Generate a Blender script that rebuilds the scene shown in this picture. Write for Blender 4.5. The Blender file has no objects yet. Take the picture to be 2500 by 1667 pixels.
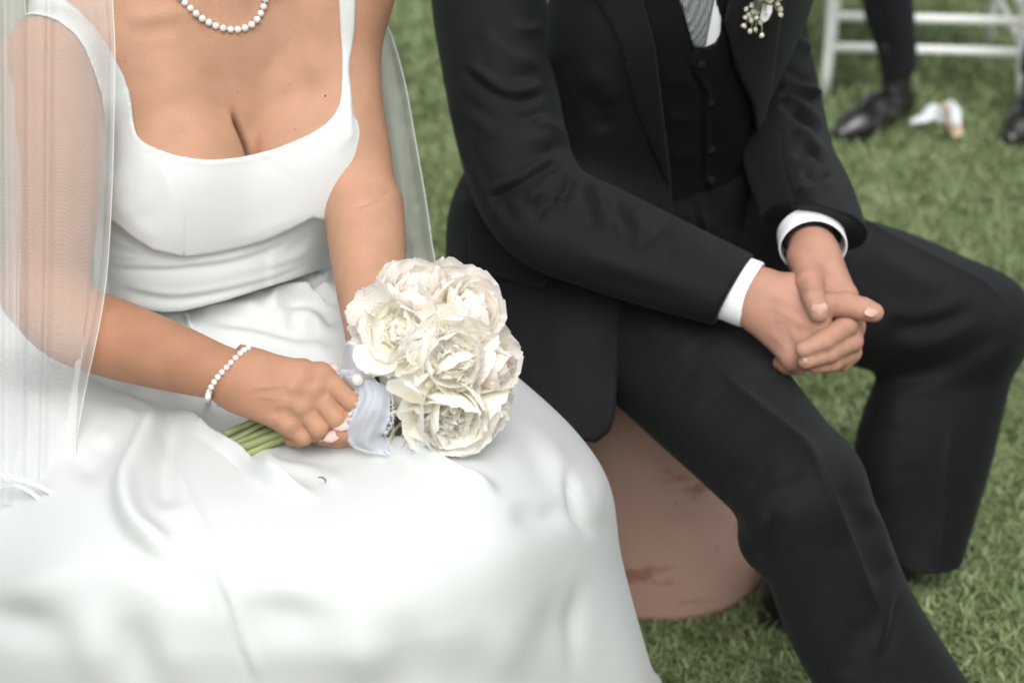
import bpy, math, random
import numpy as np
from mathutils import Vector

random.seed(7)
RNG = np.random.default_rng(11)
scene = bpy.context.scene
COL = scene.collection

# ------------------------------------------------------------------ camera
FPX, PIT, CAMH = 4807.0, math.radians(25.8), 1.52      # focal length in photo pixels, pitch, height
SP, CP = math.sin(PIT), math.cos(PIT)
cam_data = bpy.data.cameras.new('camera')
cam = bpy.data.objects.new('camera', cam_data)
COL.objects.link(cam)
cam.location = (0, 0, CAMH)
cam.rotation_euler = (math.pi / 2 - PIT, 0, 0)
cam_data.sensor_width = 36.0
cam_data.lens = FPX / 2500 * 36.0
cam_data.clip_start, cam_data.clip_end = 0.05, 500
cam_data.dof.use_dof = True
cam_data.dof.focus_distance = 2.0
cam_data.dof.aperture_fstop = 4.2
scene.camera = cam

# ------------------------------------------------------------------ light: bright overcast day
world = bpy.data.worlds.new('World')
scene.world = world
world.use_nodes = True
wn, wl = world.node_tree.nodes, world.node_tree.links
SUN_EL, SUN_AZ = math.radians(55), math.radians(174)    # azimuth measured clockwise from +Y
sky = wn.new('ShaderNodeTexSky')
sky.sky_type = 'NISHITA'
sky.sun_disc = False
sky.sun_elevation = SUN_EL
sky.sun_rotation = SUN_AZ
sky.air_density, sky.dust_density, sky.ozone_density = 1.0, 6.0, 1.0
hsv = wn.new('ShaderNodeHueSaturation')
hsv.inputs['Saturation'].default_value = 0.22           # cloud cover greys the blue
wl.new(sky.outputs[0], hsv.inputs['Color'])
wl.new(hsv.outputs[0], wn['Background'].inputs[0])
wn['Background'].inputs[1].default_value = 0.15
sun_data = bpy.data.lights.new('sun', 'SUN')
sun = bpy.data.objects.new('sun', sun_data)
COL.objects.link(sun)
sun_data.energy = 0.6
sun_data.angle = math.radians(60)
sun_data.color = (1.0, 0.985, 0.94)
sd = Vector((math.sin(SUN_AZ) * math.cos(SUN_EL), math.cos(SUN_AZ) * math.cos(SUN_EL), math.sin(SUN_EL)))
sun.rotation_euler = sd.to_track_quat('Z', 'Y').to_euler()
scene.view_settings.view_transform = 'Standard'
scene.view_settings.look = 'None'
scene.view_settings.exposure = 0.44
scene.view_settings.gamma = 1.0
scene.cycles.max_bounces = 12
scene.cycles.diffuse_bounces = 8
scene.cycles.transmission_bounces = 12
scene.cycles.transparent_max_bounces = 24

# ------------------------------------------------------------------ photo geometry helpers
CAMP = np.array([0, 0, CAMH])
FW, UP, RT = np.array([0, CP, -SP]), np.array([0, SP, CP]), np.array([1.0, 0, 0])
def P(px, py, d):                       # point seen at a photo pixel, d metres deep
    return CAMP + FW * d + RT * ((px - 1250) / FPX * d) - UP * ((py - 833.5) / FPX * d)
def dep(py, h):                         # depth at which the ray through row py is h above the ground
    return (CAMH - h) / (SP + (py - 833.5) / FPX * CP)
def Ph(px, py, h):
    return P(px, py, dep(py, h))
def proj(V):
    V = np.asarray(V, dtype=np.float64) - CAMP
    d = V @ FW
    return 1250 + V[..., 0] / d * FPX, 833.5 - (V @ UP) / d * FPX, d
def arr(*a): return np.array(a, dtype=float)
def nrm(v): v = np.asarray(v, float); return v / (np.linalg.norm(v) + 1e-12)

def catmull(pts, n):                    # n samples per span through all the points (any dimension)
    p = np.asarray(pts, float)
    if len(p) == 1: return p
    q = np.vstack([2 * p[0] - p[1], p, 2 * p[-1] - p[-2]])
    out = []
    for i in range(1, len(q) - 2):
        t = np.linspace(0, 1, n, endpoint=False)[:, None]
        a, b, c, d = q[i - 1], q[i], q[i + 1], q[i + 2]
        out.append(0.5 * (2 * b + (c - a) * t + (2 * a - 5 * b + 4 * c - d) * t**2 + (3 * b - a - 3 * c + d) * t**3))
    out.append(p[-1:])
    return np.vstack(out)

# ------------------------------------------------------------------ implicit surfaces on a grid
class Grid:
    def __init__(s, lo, hi, h):
        s.lo, s.h = np.asarray(lo, float), h
        s.n = np.maximum(4, np.ceil((np.asarray(hi, float) - s.lo) / h).astype(int) + 1)
        s.f = np.full(s.n, 1.0, dtype=np.float32)
    def sub(s, lo, hi):
        a = np.clip(np.floor((lo - s.lo) / s.h).astype(int), 0, s.n)
        b = np.clip(np.ceil((hi - s.lo) / s.h).astype(int) + 1, 0, s.n)
        return tuple(slice(i, j) for i, j in zip(a, b))
    def xyz(s, sl):
        ax = [(s.lo[i] + s.h * np.arange(sl[i].start, sl[i].stop)).astype(np.float32) for i in range(3)]
        return ax[0][:, None, None], ax[1][None, :, None], ax[2][None, None, :]
    def all(s): return tuple(slice(0, int(k)) for k in s.n)
    def op(s, prim, k=0.0, mode='u', pad=0.014):
        lo, hi, fn = prim
        m = k + pad
        sl = s.sub(lo - m, hi + m)
        if any(q.stop <= q.start for q in sl): return s
        d = fn(*s.xyz(sl)).astype(np.float32)
        a = s.f[sl]
        if mode == 'u':
            r = np.minimum(a, d)
            if k > 0:
                q = np.maximum(k - np.abs(a - d), 0) / k
                r -= q * q * k * 0.25
        else:                               # 'd' carve
            r = np.maximum(a, -d)
            if k > 0:
                q = np.maximum(k - np.abs(a + d), 0) / k
                r += q * q * k * 0.25
        s.f[sl] = r
        return s
    def pix(s):                             # photo pixel and depth of each grid node
        x, y, z = s.xyz(s.all())
        z0 = z - CAMH
        d = y * CP - z0 * SP
        return 1250 + x / d * FPX, 833.5 - (y * SP + z0 * CP) / d * FPX, d
    def copy(s):
        g = Grid.__new__(Grid); g.lo, g.h, g.n, g.f = s.lo, s.h, s.n, s.f.copy(); return g
    def bound(s):                           # close the surface at the grid limits
        for ax in range(3):
            for e in (0, -1):
                i = [slice(None)] * 3; i[ax] = e
                s.f[tuple(i)] = np.maximum(s.f[tuple(i)], s.h * 0.5)
        return s

def cone(a, b, ra, rb, flat=None):          # round cone; flat = (axis, factor) squashes it along the axis
    a, b = np.asarray(a, float), np.asarray(b, float)
    R = max(ra, rb)
    lo, hi = np.minimum(a, b) - R, np.maximum(a, b) + R
    if flat is not None:
        ax, fac = nrm(flat[0]), flat[1]
        M = np.eye(3) + (1 / fac - 1) * np.outer(ax, ax)
        if fac > 1: lo, hi = lo - R * (fac - 1), hi + R * (fac - 1)
    else: M = None
    def fn(x, y, z):
        px, py, pz = x - a[0], y - a[1], z - a[2]
        ab = b - a
        if M is not None:
            px, py, pz = (M[0, 0]*px + M[0, 1]*py + M[0, 2]*pz, M[1, 0]*px + M[1, 1]*py + M[1, 2]*pz, M[2, 0]*px + M[2, 1]*py + M[2, 2]*pz)
            ab = M @ ab
        L2 = float(ab @ ab) + 1e-12
        t = np.clip((px * ab[0] + py * ab[1] + pz * ab[2]) / L2, 0, 1)
        d = np.sqrt((px - t * ab[0])**2 + (py - t * ab[1])**2 + (pz - t * ab[2])**2) - (ra + (rb - ra) * t)
        return d * (min(1.0, flat[1]) if flat is not None else 1.0)
    return lo, hi, fn

def ell(c, axes, r):                        # ellipsoid, rows of axes are unit directions
    c, A, r = np.asarray(c, float), np.asarray(axes, float), np.asarray(r, float)
    e = np.sqrt(((A * r[:, None])**2).sum(0))
    def fn(x, y, z):
        x, y, z = x - c[0], y - c[1], z - c[2]
        k0 = 0; k1 = 0
        for i in range(3):
            q = A[i, 0] * x + A[i, 1] * y + A[i, 2] * z
            k0 = k0 + (q / r[i])**2; k1 = k1 + (q / r[i]**2)**2
        k0 = np.sqrt(k0)
        return k0 * (k0 - 1) / (np.sqrt(k1) + 1e-9)
    return c - e, c + e, fn

def tube(g, pts, radii, n=6, flat=None, k=0.0):   # smooth limb through joints with radii
    q = catmull(np.hstack([np.asarray(pts, float), np.asarray(radii, float)[:, None]]), n)
    t = Grid.__new__(Grid)
    if k > 0:                               # build alone, then blend once
        m = float(np.max(radii)) * (max(1, flat[1]) if flat else 1) + k + 0.02
        lo, hi = q[:, :3].min(0) - m, q[:, :3].max(0) + m
        sl = g.sub(lo, hi)
        if any(w.stop <= w.start for w in sl): return
        t.lo = g.lo + g.h * np.array([w.start for w in sl]); t.h = g.h
        t.n = np.array([w.stop - w.start for w in sl]); t.f = np.full(t.n, 1.0, np.float32)
    else: t = g
    for i in range(len(q) - 1):
        t.op(cone(q[i, :3], q[i + 1, :3], q[i, 3], q[i + 1, 3], flat), 0.0, pad=k + 0.018)
    if k > 0:
        a = g.f[sl]; d = t.f
        w = np.maximum(k - np.abs(a - d), 0) / k
        g.f[sl] = np.minimum(a, d) - w * w * k * 0.25

class Poly2:                                # signed distance (photo pixels) to a polygon drawn over the photo
    def __init__(s, pts, smooth=0, pitch=3.0, margin=90):
        p = np.asarray(pts, float)
        if smooth: p = catmull(np.vstack([p, p[:1]]), smooth)[:-1]
        s.pitch = pitch
        s.lo = p.min(0) - margin
        n = np.ceil((p.max(0) + margin - s.lo) / pitch).astype(int) + 1
        X = (s.lo[0] + pitch * np.arange(n[0]))[:, None]; Y = (s.lo[1] + pitch * np.arange(n[1]))[None, :]
        D = np.full((n[0], n[1]), 1e9); ins = np.zeros((n[0], n[1]), bool)
        for a, b in zip(p, np.roll(p, -1, 0)):
            e = b - a
            t = np.clip(((X - a[0]) * e[0] + (Y - a[1]) * e[1]) / (e @ e + 1e-9), 0, 1)
            D = np.minimum(D, (X - a[0] - t * e[0])**2 + (Y - a[1] - t * e[1])**2)
            if a[1] != b[1]:
                ins ^= ((a[1] > Y) != (b[1] > Y)) & (X < (b[0] - a[0]) * (Y - a[1]) / (b[1] - a[1]) + a[0])
        s.D = (np.sqrt(D) * np.where(ins, -1, 1)).astype(np.float32)
    def __call__(s, px, py):
        u = np.clip((px - s.lo[0]) / s.pitch, 0, s.D.shape[0] - 1.001); v = np.clip((py - s.lo[1]) / s.pitch, 0, s.D.shape[1] - 1.001)
        i, j = u.astype(np.int32), v.astype(np.int32); u = u - i; v = v - j
        D = s.D
        return (D[i, j] * (1 - u) + D[i + 1, j] * u) * (1 - v) + (D[i, j + 1] * (1 - u) + D[i + 1, j + 1] * u) * v

def nets(g):                                # naive surface nets
    f, n = g.f, g.n
    ins = f < 0
    c = np.zeros(n - 1, np.int8)
    for dx in (0, 1):
        for dy in (0, 1):
            for dz in (0, 1):
                c += ins[dx:n[0] - 1 + dx, dy:n[1] - 1 + dy, dz:n[2] - 1 + dz]
    act = np.argwhere((c > 0) & (c < 8))
    idx = np.full(n - 1, -1, np.int32)
    idx[act[:, 0], act[:, 1], act[:, 2]] = np.arange(len(act))
    acc = np.zeros((len(act), 3)); cnt = np.zeros(len(act))
    cor = np.array([(x, y, z) for x in (0, 1) for y in (0, 1) for z in (0, 1)])
    vals = np.stack([f[act[:, 0] + o[0], act[:, 1] + o[1], act[:, 2] + o[2]] for o in cor], 1)
    for i in range(8):
        for j in range(i + 1, 8):
            if np.abs(cor[i] - cor[j]).sum() != 1: continue
            a, b = vals[:, i], vals[:, j]
            m = (a < 0) != (b < 0)
            t = np.where(m, a / np.where(m, a - b, 1), 0)
            acc += m[:, None] * (cor[i] + t[:, None] * (cor[j] - cor[i])); cnt += m
    V = g.lo + g.h * (act + acc / cnt[:, None])
    Q = []
    for ax in range(3):
        u, w = (ax + 1) % 3, (ax + 2) % 3
        s0 = [slice(None)] * 3; s1 = [slice(None)] * 3
        s0[ax] = slice(0, n[ax] - 1); s1[ax] = slice(1, n[ax])
        a, b = ins[tuple(s0)], ins[tuple(s1)]
        e = np.argwhere(a != b)
        e = e[(e[:, u] > 0) & (e[:, w] > 0) & (e[:, u] < n[u] - 1) & (e[:, w] < n[w] - 1)]
        if len(e) == 0: continue
        o = np.zeros((4, 3), int); o[1, u] = -1; o[2, u] = -1; o[2, w] = -1; o[3, w] = -1
        q = np.stack([idx[e[:, 0] + k[0], e[:, 1] + k[1], e[:, 2] + k[2]] for k in o], 1)
        fl = a[e[:, 0], e[:, 1], e[:, 2]]
        q[~fl] = q[~fl][:, ::-1]
        Q.append(q)
    return V, np.vstack(Q)

def relax(V, Q, it=4, lam=0.55, mu=-0.57):  # Taubin smoothing
    e = np.vstack([Q[:, [0, 1]], Q[:, [1, 2]], Q[:, [2, 3]], Q[:, [3, 0]]])
    i = np.concatenate([e[:, 0], e[:, 1]]); j = np.concatenate([e[:, 1], e[:, 0]])
    cnt = np.bincount(i, minlength=len(V)).astype(float)[:, None] + 1e-9
    for k in range(it * 2):
        w = lam if k % 2 == 0 else mu
        L = np.stack([np.bincount(i, V[j, c], len(V)) for c in range(3)], 1) / cnt - V
        V = V + w * L
    return V

def vnormals(V, Q):
    a = V[Q[:, 2]] - V[Q[:, 0]]; b = V[Q[:, 3]] - V[Q[:, 1]]
    n = np.cross(a, b)
    N = np.stack([sum(np.bincount(Q[:, k], n[:, c], len(V)) for k in range(4)) for c in range(3)], 1)
    return N / (np.linalg.norm(N, axis=1)[:, None] + 1e-12)

def stroke(V, N, pts, w, amp, kind='g', taper=0.25, drange=None, n=8):
    """Relief along a line drawn over the photo: w pixels wide, amp metres high, along the surface normals."""
    p = catmull(pts, n) if len(pts) > 2 else np.asarray(pts, float)
    px, py, d = proj(V)
    R = 3.2 * w
    m = (px > p[:, 0].min() - R) & (px < p[:, 0].max() + R) & (py > p[:, 1].min() - R) & (py < p[:, 1].max() + R)
    view = (V - CAMP); view /= np.linalg.norm(view, axis=1)[:, None]
    fac = -(N * view).sum(1)
    m &= fac > 0.0
    if drange: m &= (d > drange[0]) & (d < drange[1])
    I = np.nonzero(m)[0]
    if len(I) == 0: return V
    X = np.stack([px[I], py[I]], 1)
    seg = np.linalg.norm(np.diff(p, axis=0), axis=1); S = np.concatenate([[0], np.cumsum(seg)]); L = S[-1]
    best = np.full(len(I), 1e18); tt = np.zeros(len(I)); sg = np.zeros(len(I))
    for k in range(len(p) - 1):
        e = p[k + 1] - p[k]; q = X - p[k]
        t = np.clip((q @ e) / (e @ e + 1e-9), 0, 1)
        r = q - t[:, None] * e
        dd = (r**2).sum(1)
        b = dd < best
        best[b] = dd[b]; tt[b] = (S[k] + t[b] * seg[k]) / L; sg[b] = np.sign(e[0] * q[b, 1] - e[1] * q[b, 0])
    r = np.sqrt(best)
    tp = np.clip(np.minimum(tt, 1 - tt) / max(taper, 1e-3), 0, 1); tp = tp * tp * (3 - 2 * tp)
    if taper <= 0: tp = np.ones_like(tp)
    x = r / w
    if kind == 'g': h = np.exp(-0.5 * x * x)                        # round ridge or groove
    elif kind == 'r': h = np.exp(-1.6 * x)                          # sharp crease
    elif kind == 's': h = -sg * x * np.exp(0.5 - 0.5 * x * x)       # tuck: raised left of the line's run, sunk right of it
    elif kind == 'h': h = np.where(sg < 0, np.exp(-0.5 * x * x), np.exp(-0.5 * (x * 3.0)**2))  # ridge, steep on its right
    V = V.copy()
    V[I] += N[I] * (amp * h * tp * np.clip(fac[I] * 3, 0, 1))[:, None]
    return V

def strokes(V, Q, L, ws=1.0, hs=1.0, **kw):
    N = vnormals(V, Q)
    for s in L: V = stroke(V, N, s[0], s[1] * ws, s[2] * hs, **{**kw, **(s[3] if len(s) > 3 else {})})
    return V

# ------------------------------------------------------------------ objects
def mesh_np(name, V, faces, mat=None, parent=None):
    me = bpy.data.meshes.new(name)
    V = np.asarray(V, np.float32)
    me.vertices.add(len(V)); me.vertices.foreach_set('co', V.ravel())
    if isinstance(faces, np.ndarray): fs = [faces]
    else: fs = [f for f in faces if len(f)]
    tot = np.concatenate([np.full(len(f), f.shape[1], np.int32) for f in fs])
    loops = np.concatenate([f.ravel() for f in fs]).astype(np.int32)
    me.loops.add(len(loops)); me.loops.foreach_set('vertex_index', loops)
    me.polygons.add(len(tot)); me.polygons.foreach_set('loop_start', np.concatenate([[0], np.cumsum(tot)[:-1]]).astype(np.int32))
    me.update(calc_edges=True)
    if mat: me.materials.append(mat)
    o = bpy.data.objects.new(name, me)
    COL.objects.link(o)
    if parent: o.parent = parent
    return o
def thing(name, label, cat, group=None, loc=(0, 0, 0)):
    o = bpy.data.objects.new(name, None)
    o.empty_display_size = 0.05
    COL.objects.link(o)
    o.location = loc
    return tag(o, label, cat, group)
def tag(o, label, cat, group=None):
    o['label'] = label; o['category'] = cat
    if group: o['group'] = group
    return o
def join(parts):                            # [(V, Q)] -> V, Q
    Vs, Qs, k = [], [], 0
    for V, Q in parts:
        Vs.append(V); Qs.append(Q + k); k += len(V)
    return np.vstack(Vs), np.vstack(Qs)
def sheet(ctrl, nu, nv):                    # smooth surface through a control grid [rows][cols] of 3-vectors
    c = np.asarray(ctrl, float)
    R = np.stack([catmull(c[:, j], nu) for j in range(c.shape[1])], 1)
    S = np.stack([catmull(R[i], nv) for i in range(R.shape[0])], 0)
    a, b = S.shape[:2]
    I = np.arange(a * b).reshape(a, b)
    Q = np.stack([I[:-1, :-1], I[1:, :-1], I[1:, 1:], I[:-1, 1:]], -1).reshape(-1, 4)
    return S.reshape(-1, 3), Q, (a, b)
def sweep(pts, radii, sides=10, n=4, caps=True, frame=None, sect=None):   # closed tube along joints
    q = catmull(np.hstack([np.asarray(pts, float), np.asarray(radii, float)[:, None]]), n)
    C, r = q[:, :3], q[:, 3]
    T = np.gradient(C, axis=0); T /= np.linalg.norm(T, axis=1)[:, None] + 1e-12
    ref = nrm(frame) if frame is not None else (arr(0, 0, 1) if abs(T[0, 2]) < 0.9 else arr(1, 0, 0))
    V = []
    for i in range(len(C)):
        a = nrm(ref - T[i] * (ref @ T[i])); b = np.cross(T[i], a); ref = a
        th = np.linspace(0, 2 * math.pi, sides, endpoint=False)
        k = sect(i / (len(C) - 1), th) if sect else 1.0
        V.append(C[i] + r[i] * ((k * np.cos(th))[:, None] * a + (k * np.sin(th))[:, None] * b) if not isinstance(k, tuple)
                 else C[i] + r[i] * ((k[0] * np.cos(th))[:, None] * a + (k[1] * np.sin(th))[:, None] * b))
    m = len(C)
    V = np.vstack(V)
    I = np.arange(m * sides).reshape(m, sides); J = np.roll(I, -1, 1)
    Q = np.stack([I[:-1], J[:-1], J[1:], I[1:]], -1).reshape(-1, 4)
    if caps:
        V = np.vstack([V, C[:1], C[-1:]]); e = m * sides
        c0 = np.stack([I[0], np.full(sides, e), np.full(sides, e), J[0]], -1)   # degenerate quads avoided below
        tri = np.vstack([np.stack([J[0], I[0], np.full(sides, e)], -1), np.stack([I[-1], J[-1], np.full(sides, e + 1)], -1)])
        return V, [Q, tri]
    return V, [Q]
def ball(c, r, seg=14, rings=8, axes=None):
    V = [np.array([0, 0, 1.0])]
    for i in range(1, rings):
        a = math.pi * i / rings
        for j in range(seg):
            b = 2 * math.pi * j / seg
            V.append(np.array([math.sin(a) * math.cos(b), math.sin(a) * math.sin(b), math.cos(a)]))
    V.append(np.array([0, 0, -1.0])); V = np.array(V)
    V = V * np.asarray(r)
    if axes is not None: V = V @ np.asarray(axes)
    T, Q = [], []
    for j in range(seg):
        T.append((0, 1 + j, 1 + (j + 1) % seg)); T.append((len(V) - 1, 1 + (rings - 2) * seg + (j + 1) % seg, 1 + (rings - 2) * seg + j))
        for i in range(rings - 2):
            a = 1 + i * seg
            Q.append((a + j, a + seg + j, a + seg + (j + 1) % seg, a + (j + 1) % seg))
    return V + np.asarray(c), [np.array(Q), np.array(T)]
def copy_obj(o, parent=None):
    c = o.copy(); COL.objects.link(c)
    if parent: c.parent = parent
    return c

# ------------------------------------------------------------------ materials
def pmat(name, col, rough=0.5, **kw):
    m = bpy.data.materials.new(name); m.use_nodes = True
    b = m.node_tree.nodes['Principled BSDF']
    b.inputs['Base Color'].default_value = (*col, 1)
    b.inputs['Roughness'].default_value = rough
    for k, v in kw.items():
        b.inputs[k.replace('_', ' ')].default_value = v
    return m
def nd(m, t, **kw):
    n = m.node_tree.nodes.new(t)
    for k, v in kw.items():
        if k in n.inputs: n.inputs[k].default_value = v
        else: setattr(n, k, v)
    return n
def lk(m, a, b): m.node_tree.links.new(a, b)
def bsdf(m): return m.node_tree.nodes['Principled BSDF']
def noise_col(m, c0, c1, scale, detail=4, lo=0.35, hi=0.65, vec=None):
    t = nd(m, 'ShaderNodeTexNoise'); t.inputs['Scale'].default_value = scale; t.inputs['Detail'].default_value = detail
    co = nd(m, 'ShaderNodeTexCoord'); lk(m, co.outputs['Object'], t.inputs['Vector'])
    r = nd(m, 'ShaderNodeValToRGB')
    r.color_ramp.elements[0].position, r.color_ramp.elements[1].position = lo, hi
    r.color_ramp.elements[0].color, r.color_ramp.elements[1].color = (*c0, 1), (*c1, 1)
    lk(m, t.outputs[0], r.inputs[0])
    lk(m, r.outputs[0], bsdf(m).inputs['Base Color'])
    return t, r
def bump(m, src, strength, dist=0.001):
    b = nd(m, 'ShaderNodeBump'); b.inputs['Strength'].default_value = strength; b.inputs['Distance'].default_value = dist
    lk(m, src, b.inputs['Height']); lk(m, b.outputs[0], bsdf(m).inputs['Normal'])
    return b
# ------------------------------------------------------------------ the materials of the scene
def make_skin(name, c0, c1, redc, sss=0.07):
    m = pmat(name, c0, 0.52)
    b = bsdf(m)
    t, r = noise_col(m, c0, c1, 34, 10, 0.32, 0.68)
    t2 = nd(m, 'ShaderNodeTexNoise'); t2.inputs['Scale'].default_value = 34; t2.inputs['Detail'].default_value = 3
    co = nd(m, 'ShaderNodeTexCoord'); lk(m, co.outputs['Object'], t2.inputs['Vector'])
    mr = nd(m, 'ShaderNodeMapRange'); mr.inputs[1].default_value = 0.52; mr.inputs[2].default_value = 0.75; mr.inputs[4].default_value = 0.32
    lk(m, t2.outputs[0], mr.inputs[0])
    mx = nd(m, 'ShaderNodeMix', data_type='RGBA'); mx.inputs[7].default_value = (*redc, 1)
    lk(m, mr.outputs[0], mx.inputs[0]); lk(m, r.outputs[0], mx.inputs[6])
    at = nd(m, 'ShaderNodeAttribute', attribute_name='tan')          # sun tan of the arms
    tn = nd(m, 'ShaderNodeMix', data_type='RGBA', blend_type='MULTIPLY'); tn.inputs[7].default_value = (0.82, 0.73, 0.68, 1)
    lk(m, at.outputs['Fac'], tn.inputs[0]); lk(m, mx.outputs[2], tn.inputs[6])
    lk(m, tn.outputs[2], b.inputs['Base Color'])
    b.inputs['Subsurface Weight'].default_value = sss
    b.inputs['Subsurface Radius'].default_value = (1.0, 0.35, 0.2)
    b.inputs['Subsurface Scale'].default_value = 0.006
    b.inputs['Specular IOR Level'].default_value = 0.24
    v = nd(m, 'ShaderNodeTexVoronoi'); v.inputs['Scale'].default_value = 900
    n2 = nd(m, 'ShaderNodeTexNoise'); n2.inputs['Scale'].default_value = 420; n2.inputs['Detail'].default_value = 4
    lk(m, co.outputs['Object'], v.inputs['Vector']); lk(m, co.outputs['Object'], n2.inputs['Vector'])
    ad = nd(m, 'ShaderNodeMath', operation='ADD'); lk(m, v.outputs[0], ad.inputs[0]); lk(m, n2.outputs[0], ad.inputs[1])
    bump(m, ad.outputs[0], 0.6, 0.0006)
    return m
M = {}
M['bride_skin'] = make_skin('bride_skin', (0.405, 0.228, 0.143), (0.465, 0.270, 0.178), (0.48, 0.205, 0.140))
M['groom_skin'] = make_skin('groom_skin', (0.37, 0.20, 0.142), (0.44, 0.25, 0.182), (0.44, 0.160, 0.115))
def make_cloth(name, col, rough, weave, strength, sheen=0.0, tint=(1, 1, 1), col2=None, dist=0.0004, spec=0.3):
    m = pmat(name, col, rough)
    b = bsdf(m)
    b.inputs['Sheen Weight'].default_value = sheen; b.inputs['Sheen Roughness'].default_value = 0.4
    b.inputs['Sheen Tint'].default_value = (*tint, 1)
    b.inputs['Specular IOR Level'].default_value = spec
    co = nd(m, 'ShaderNodeTexCoord')
    w1 = nd(m, 'ShaderNodeTexWave', wave_type='BANDS', bands_direction='DIAGONAL'); w1.inputs['Scale'].default_value = weave; w1.inputs['Distortion'].default_value = 1.5
    n1 = nd(m, 'ShaderNodeTexNoise'); n1.inputs['Scale'].default_value = weave * 1.3; n1.inputs['Detail'].default_value = 5
    lk(m, co.outputs['Object'], w1.inputs['Vector']); lk(m, co.outputs['Object'], n1.inputs['Vector'])
    ad = nd(m, 'ShaderNodeMath', operation='ADD'); lk(m, w1.outputs[1], ad.inputs[0]); lk(m, n1.outputs[0], ad.inputs[1])
    n2 = nd(m, 'ShaderNodeTexNoise'); n2.inputs['Scale'].default_value = 16; n2.inputs['Detail'].default_value = 3   # soft puckers
    lk(m, co.outputs['Object'], n2.inputs['Vector'])
    b2 = nd(m, 'ShaderNodeBump'); b2.inputs['Strength'].default_value = 0.25; b2.inputs['Distance'].default_value = 0.004
    lk(m, n2.outputs[0], b2.inputs['Height'])
    b1 = nd(m, 'ShaderNodeBump'); b1.inputs['Strength'].default_value = strength; b1.inputs['Distance'].default_value = dist
    lk(m, ad.outputs[0], b1.inputs['Height']); lk(m, b2.outputs[0], b1.inputs['Normal']); lk(m, b1.outputs[0], b.inputs['Normal'])
    if col2:
        r = nd(m, 'ShaderNodeValToRGB'); r.color_ramp.elements[0].color = (*col, 1); r.color_ramp.elements[1].color = (*col2, 1)
        r.color_ramp.elements[0].position = 0.3; r.color_ramp.elements[1].position = 0.7
        n3 = nd(m, 'ShaderNodeTexNoise'); n3.inputs['Scale'].default_value = weave * 0.5; n3.inputs['Detail'].default_value = 4
        lk(m, co.outputs['Object'], n3.inputs['Vector']); lk(m, n3.outputs[0], r.inputs[0]); lk(m, r.outputs[0], b.inputs['Base Color'])
    return m
M['satin'] = make_cloth('white_satin_crepe', (0.575, 0.602, 0.592), 0.50, 500, 0.12, 0.1, dist=0.0003, spec=0.32)
M['suit'] = make_cloth('black_wool', (0.0076, 0.0071, 0.0084), 0.57, 700, 0.45, 0.05, (0.75, 0.95, 0.92), (0.0106, 0.0100, 0.0116), 0.0005, 0.14)
M['suit_dark'] = make_cloth('black_waistcoat_wool', (0.004, 0.0036, 0.0043), 0.6, 700, 0.2, 0.02, (0.8, 0.9, 1), (0.0055, 0.005, 0.006), 0.0003, 0.15)
M['shirt'] = make_cloth('white_shirt_cotton', (0.80, 0.82, 0.85), 0.8, 900, 0.15)
M['button'] = pmat('black_horn_button', (0.005, 0.0046, 0.0046), 0.7, Specular_IOR_Level=0.12)
def make_tie():
    m = pmat('grey_woven_silk_tie', (0.2, 0.21, 0.22), 0.45)
    co = nd(m, 'ShaderNodeTexCoord'); v = nd(m, 'ShaderNodeTexVoronoi'); v.inputs['Scale'].default_value = 330; v.inputs['Randomness'].default_value = 0.15
    lk(m, co.outputs['Object'], v.inputs['Vector'])
    r = nd(m, 'ShaderNodeValToRGB'); r.color_ramp.elements[0].color = (0.36, 0.38, 0.39, 1); r.color_ramp.elements[1].color = (0.10, 0.11, 0.12, 1)
    r.color_ramp.elements[0].position = 0.15; r.color_ramp.elements[1].position = 0.6
    lk(m, v.outputs[0], r.inputs[0]); lk(m, r.outputs[0], bsdf(m).inputs['Base Color'])
    bump(m, v.outputs[0], 0.3, 0.0005)
    return m
M['tie'] = make_tie()
# ================================================================== the bride
bride = thing('person', 'seated woman in a white square-neck gown and veil holding the bouquet', 'person', loc=tuple(Ph(620, 1500, 0)))
BLOC = np.array(bride.location)
YAW = math.radians(23)
BL, BF, BU = arr(math.cos(YAW), math.sin(YAW), 0), arr(math.sin(YAW), -math.cos(YAW), 0), arr(0, 0, 1)   # her left, forward, up
BN = P(560, 14, 2.07)                                        # notch of the throat
BAX = np.array([BL, BF, BU])
def B(l, f, u): return BN + BL * l + BF * f + BU * u
def local_mesh(name, V, F, mat, parent, origin):            # vertices in world space, stored relative to the owner
    return mesh_np(name, V - origin, F, mat, parent)

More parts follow.
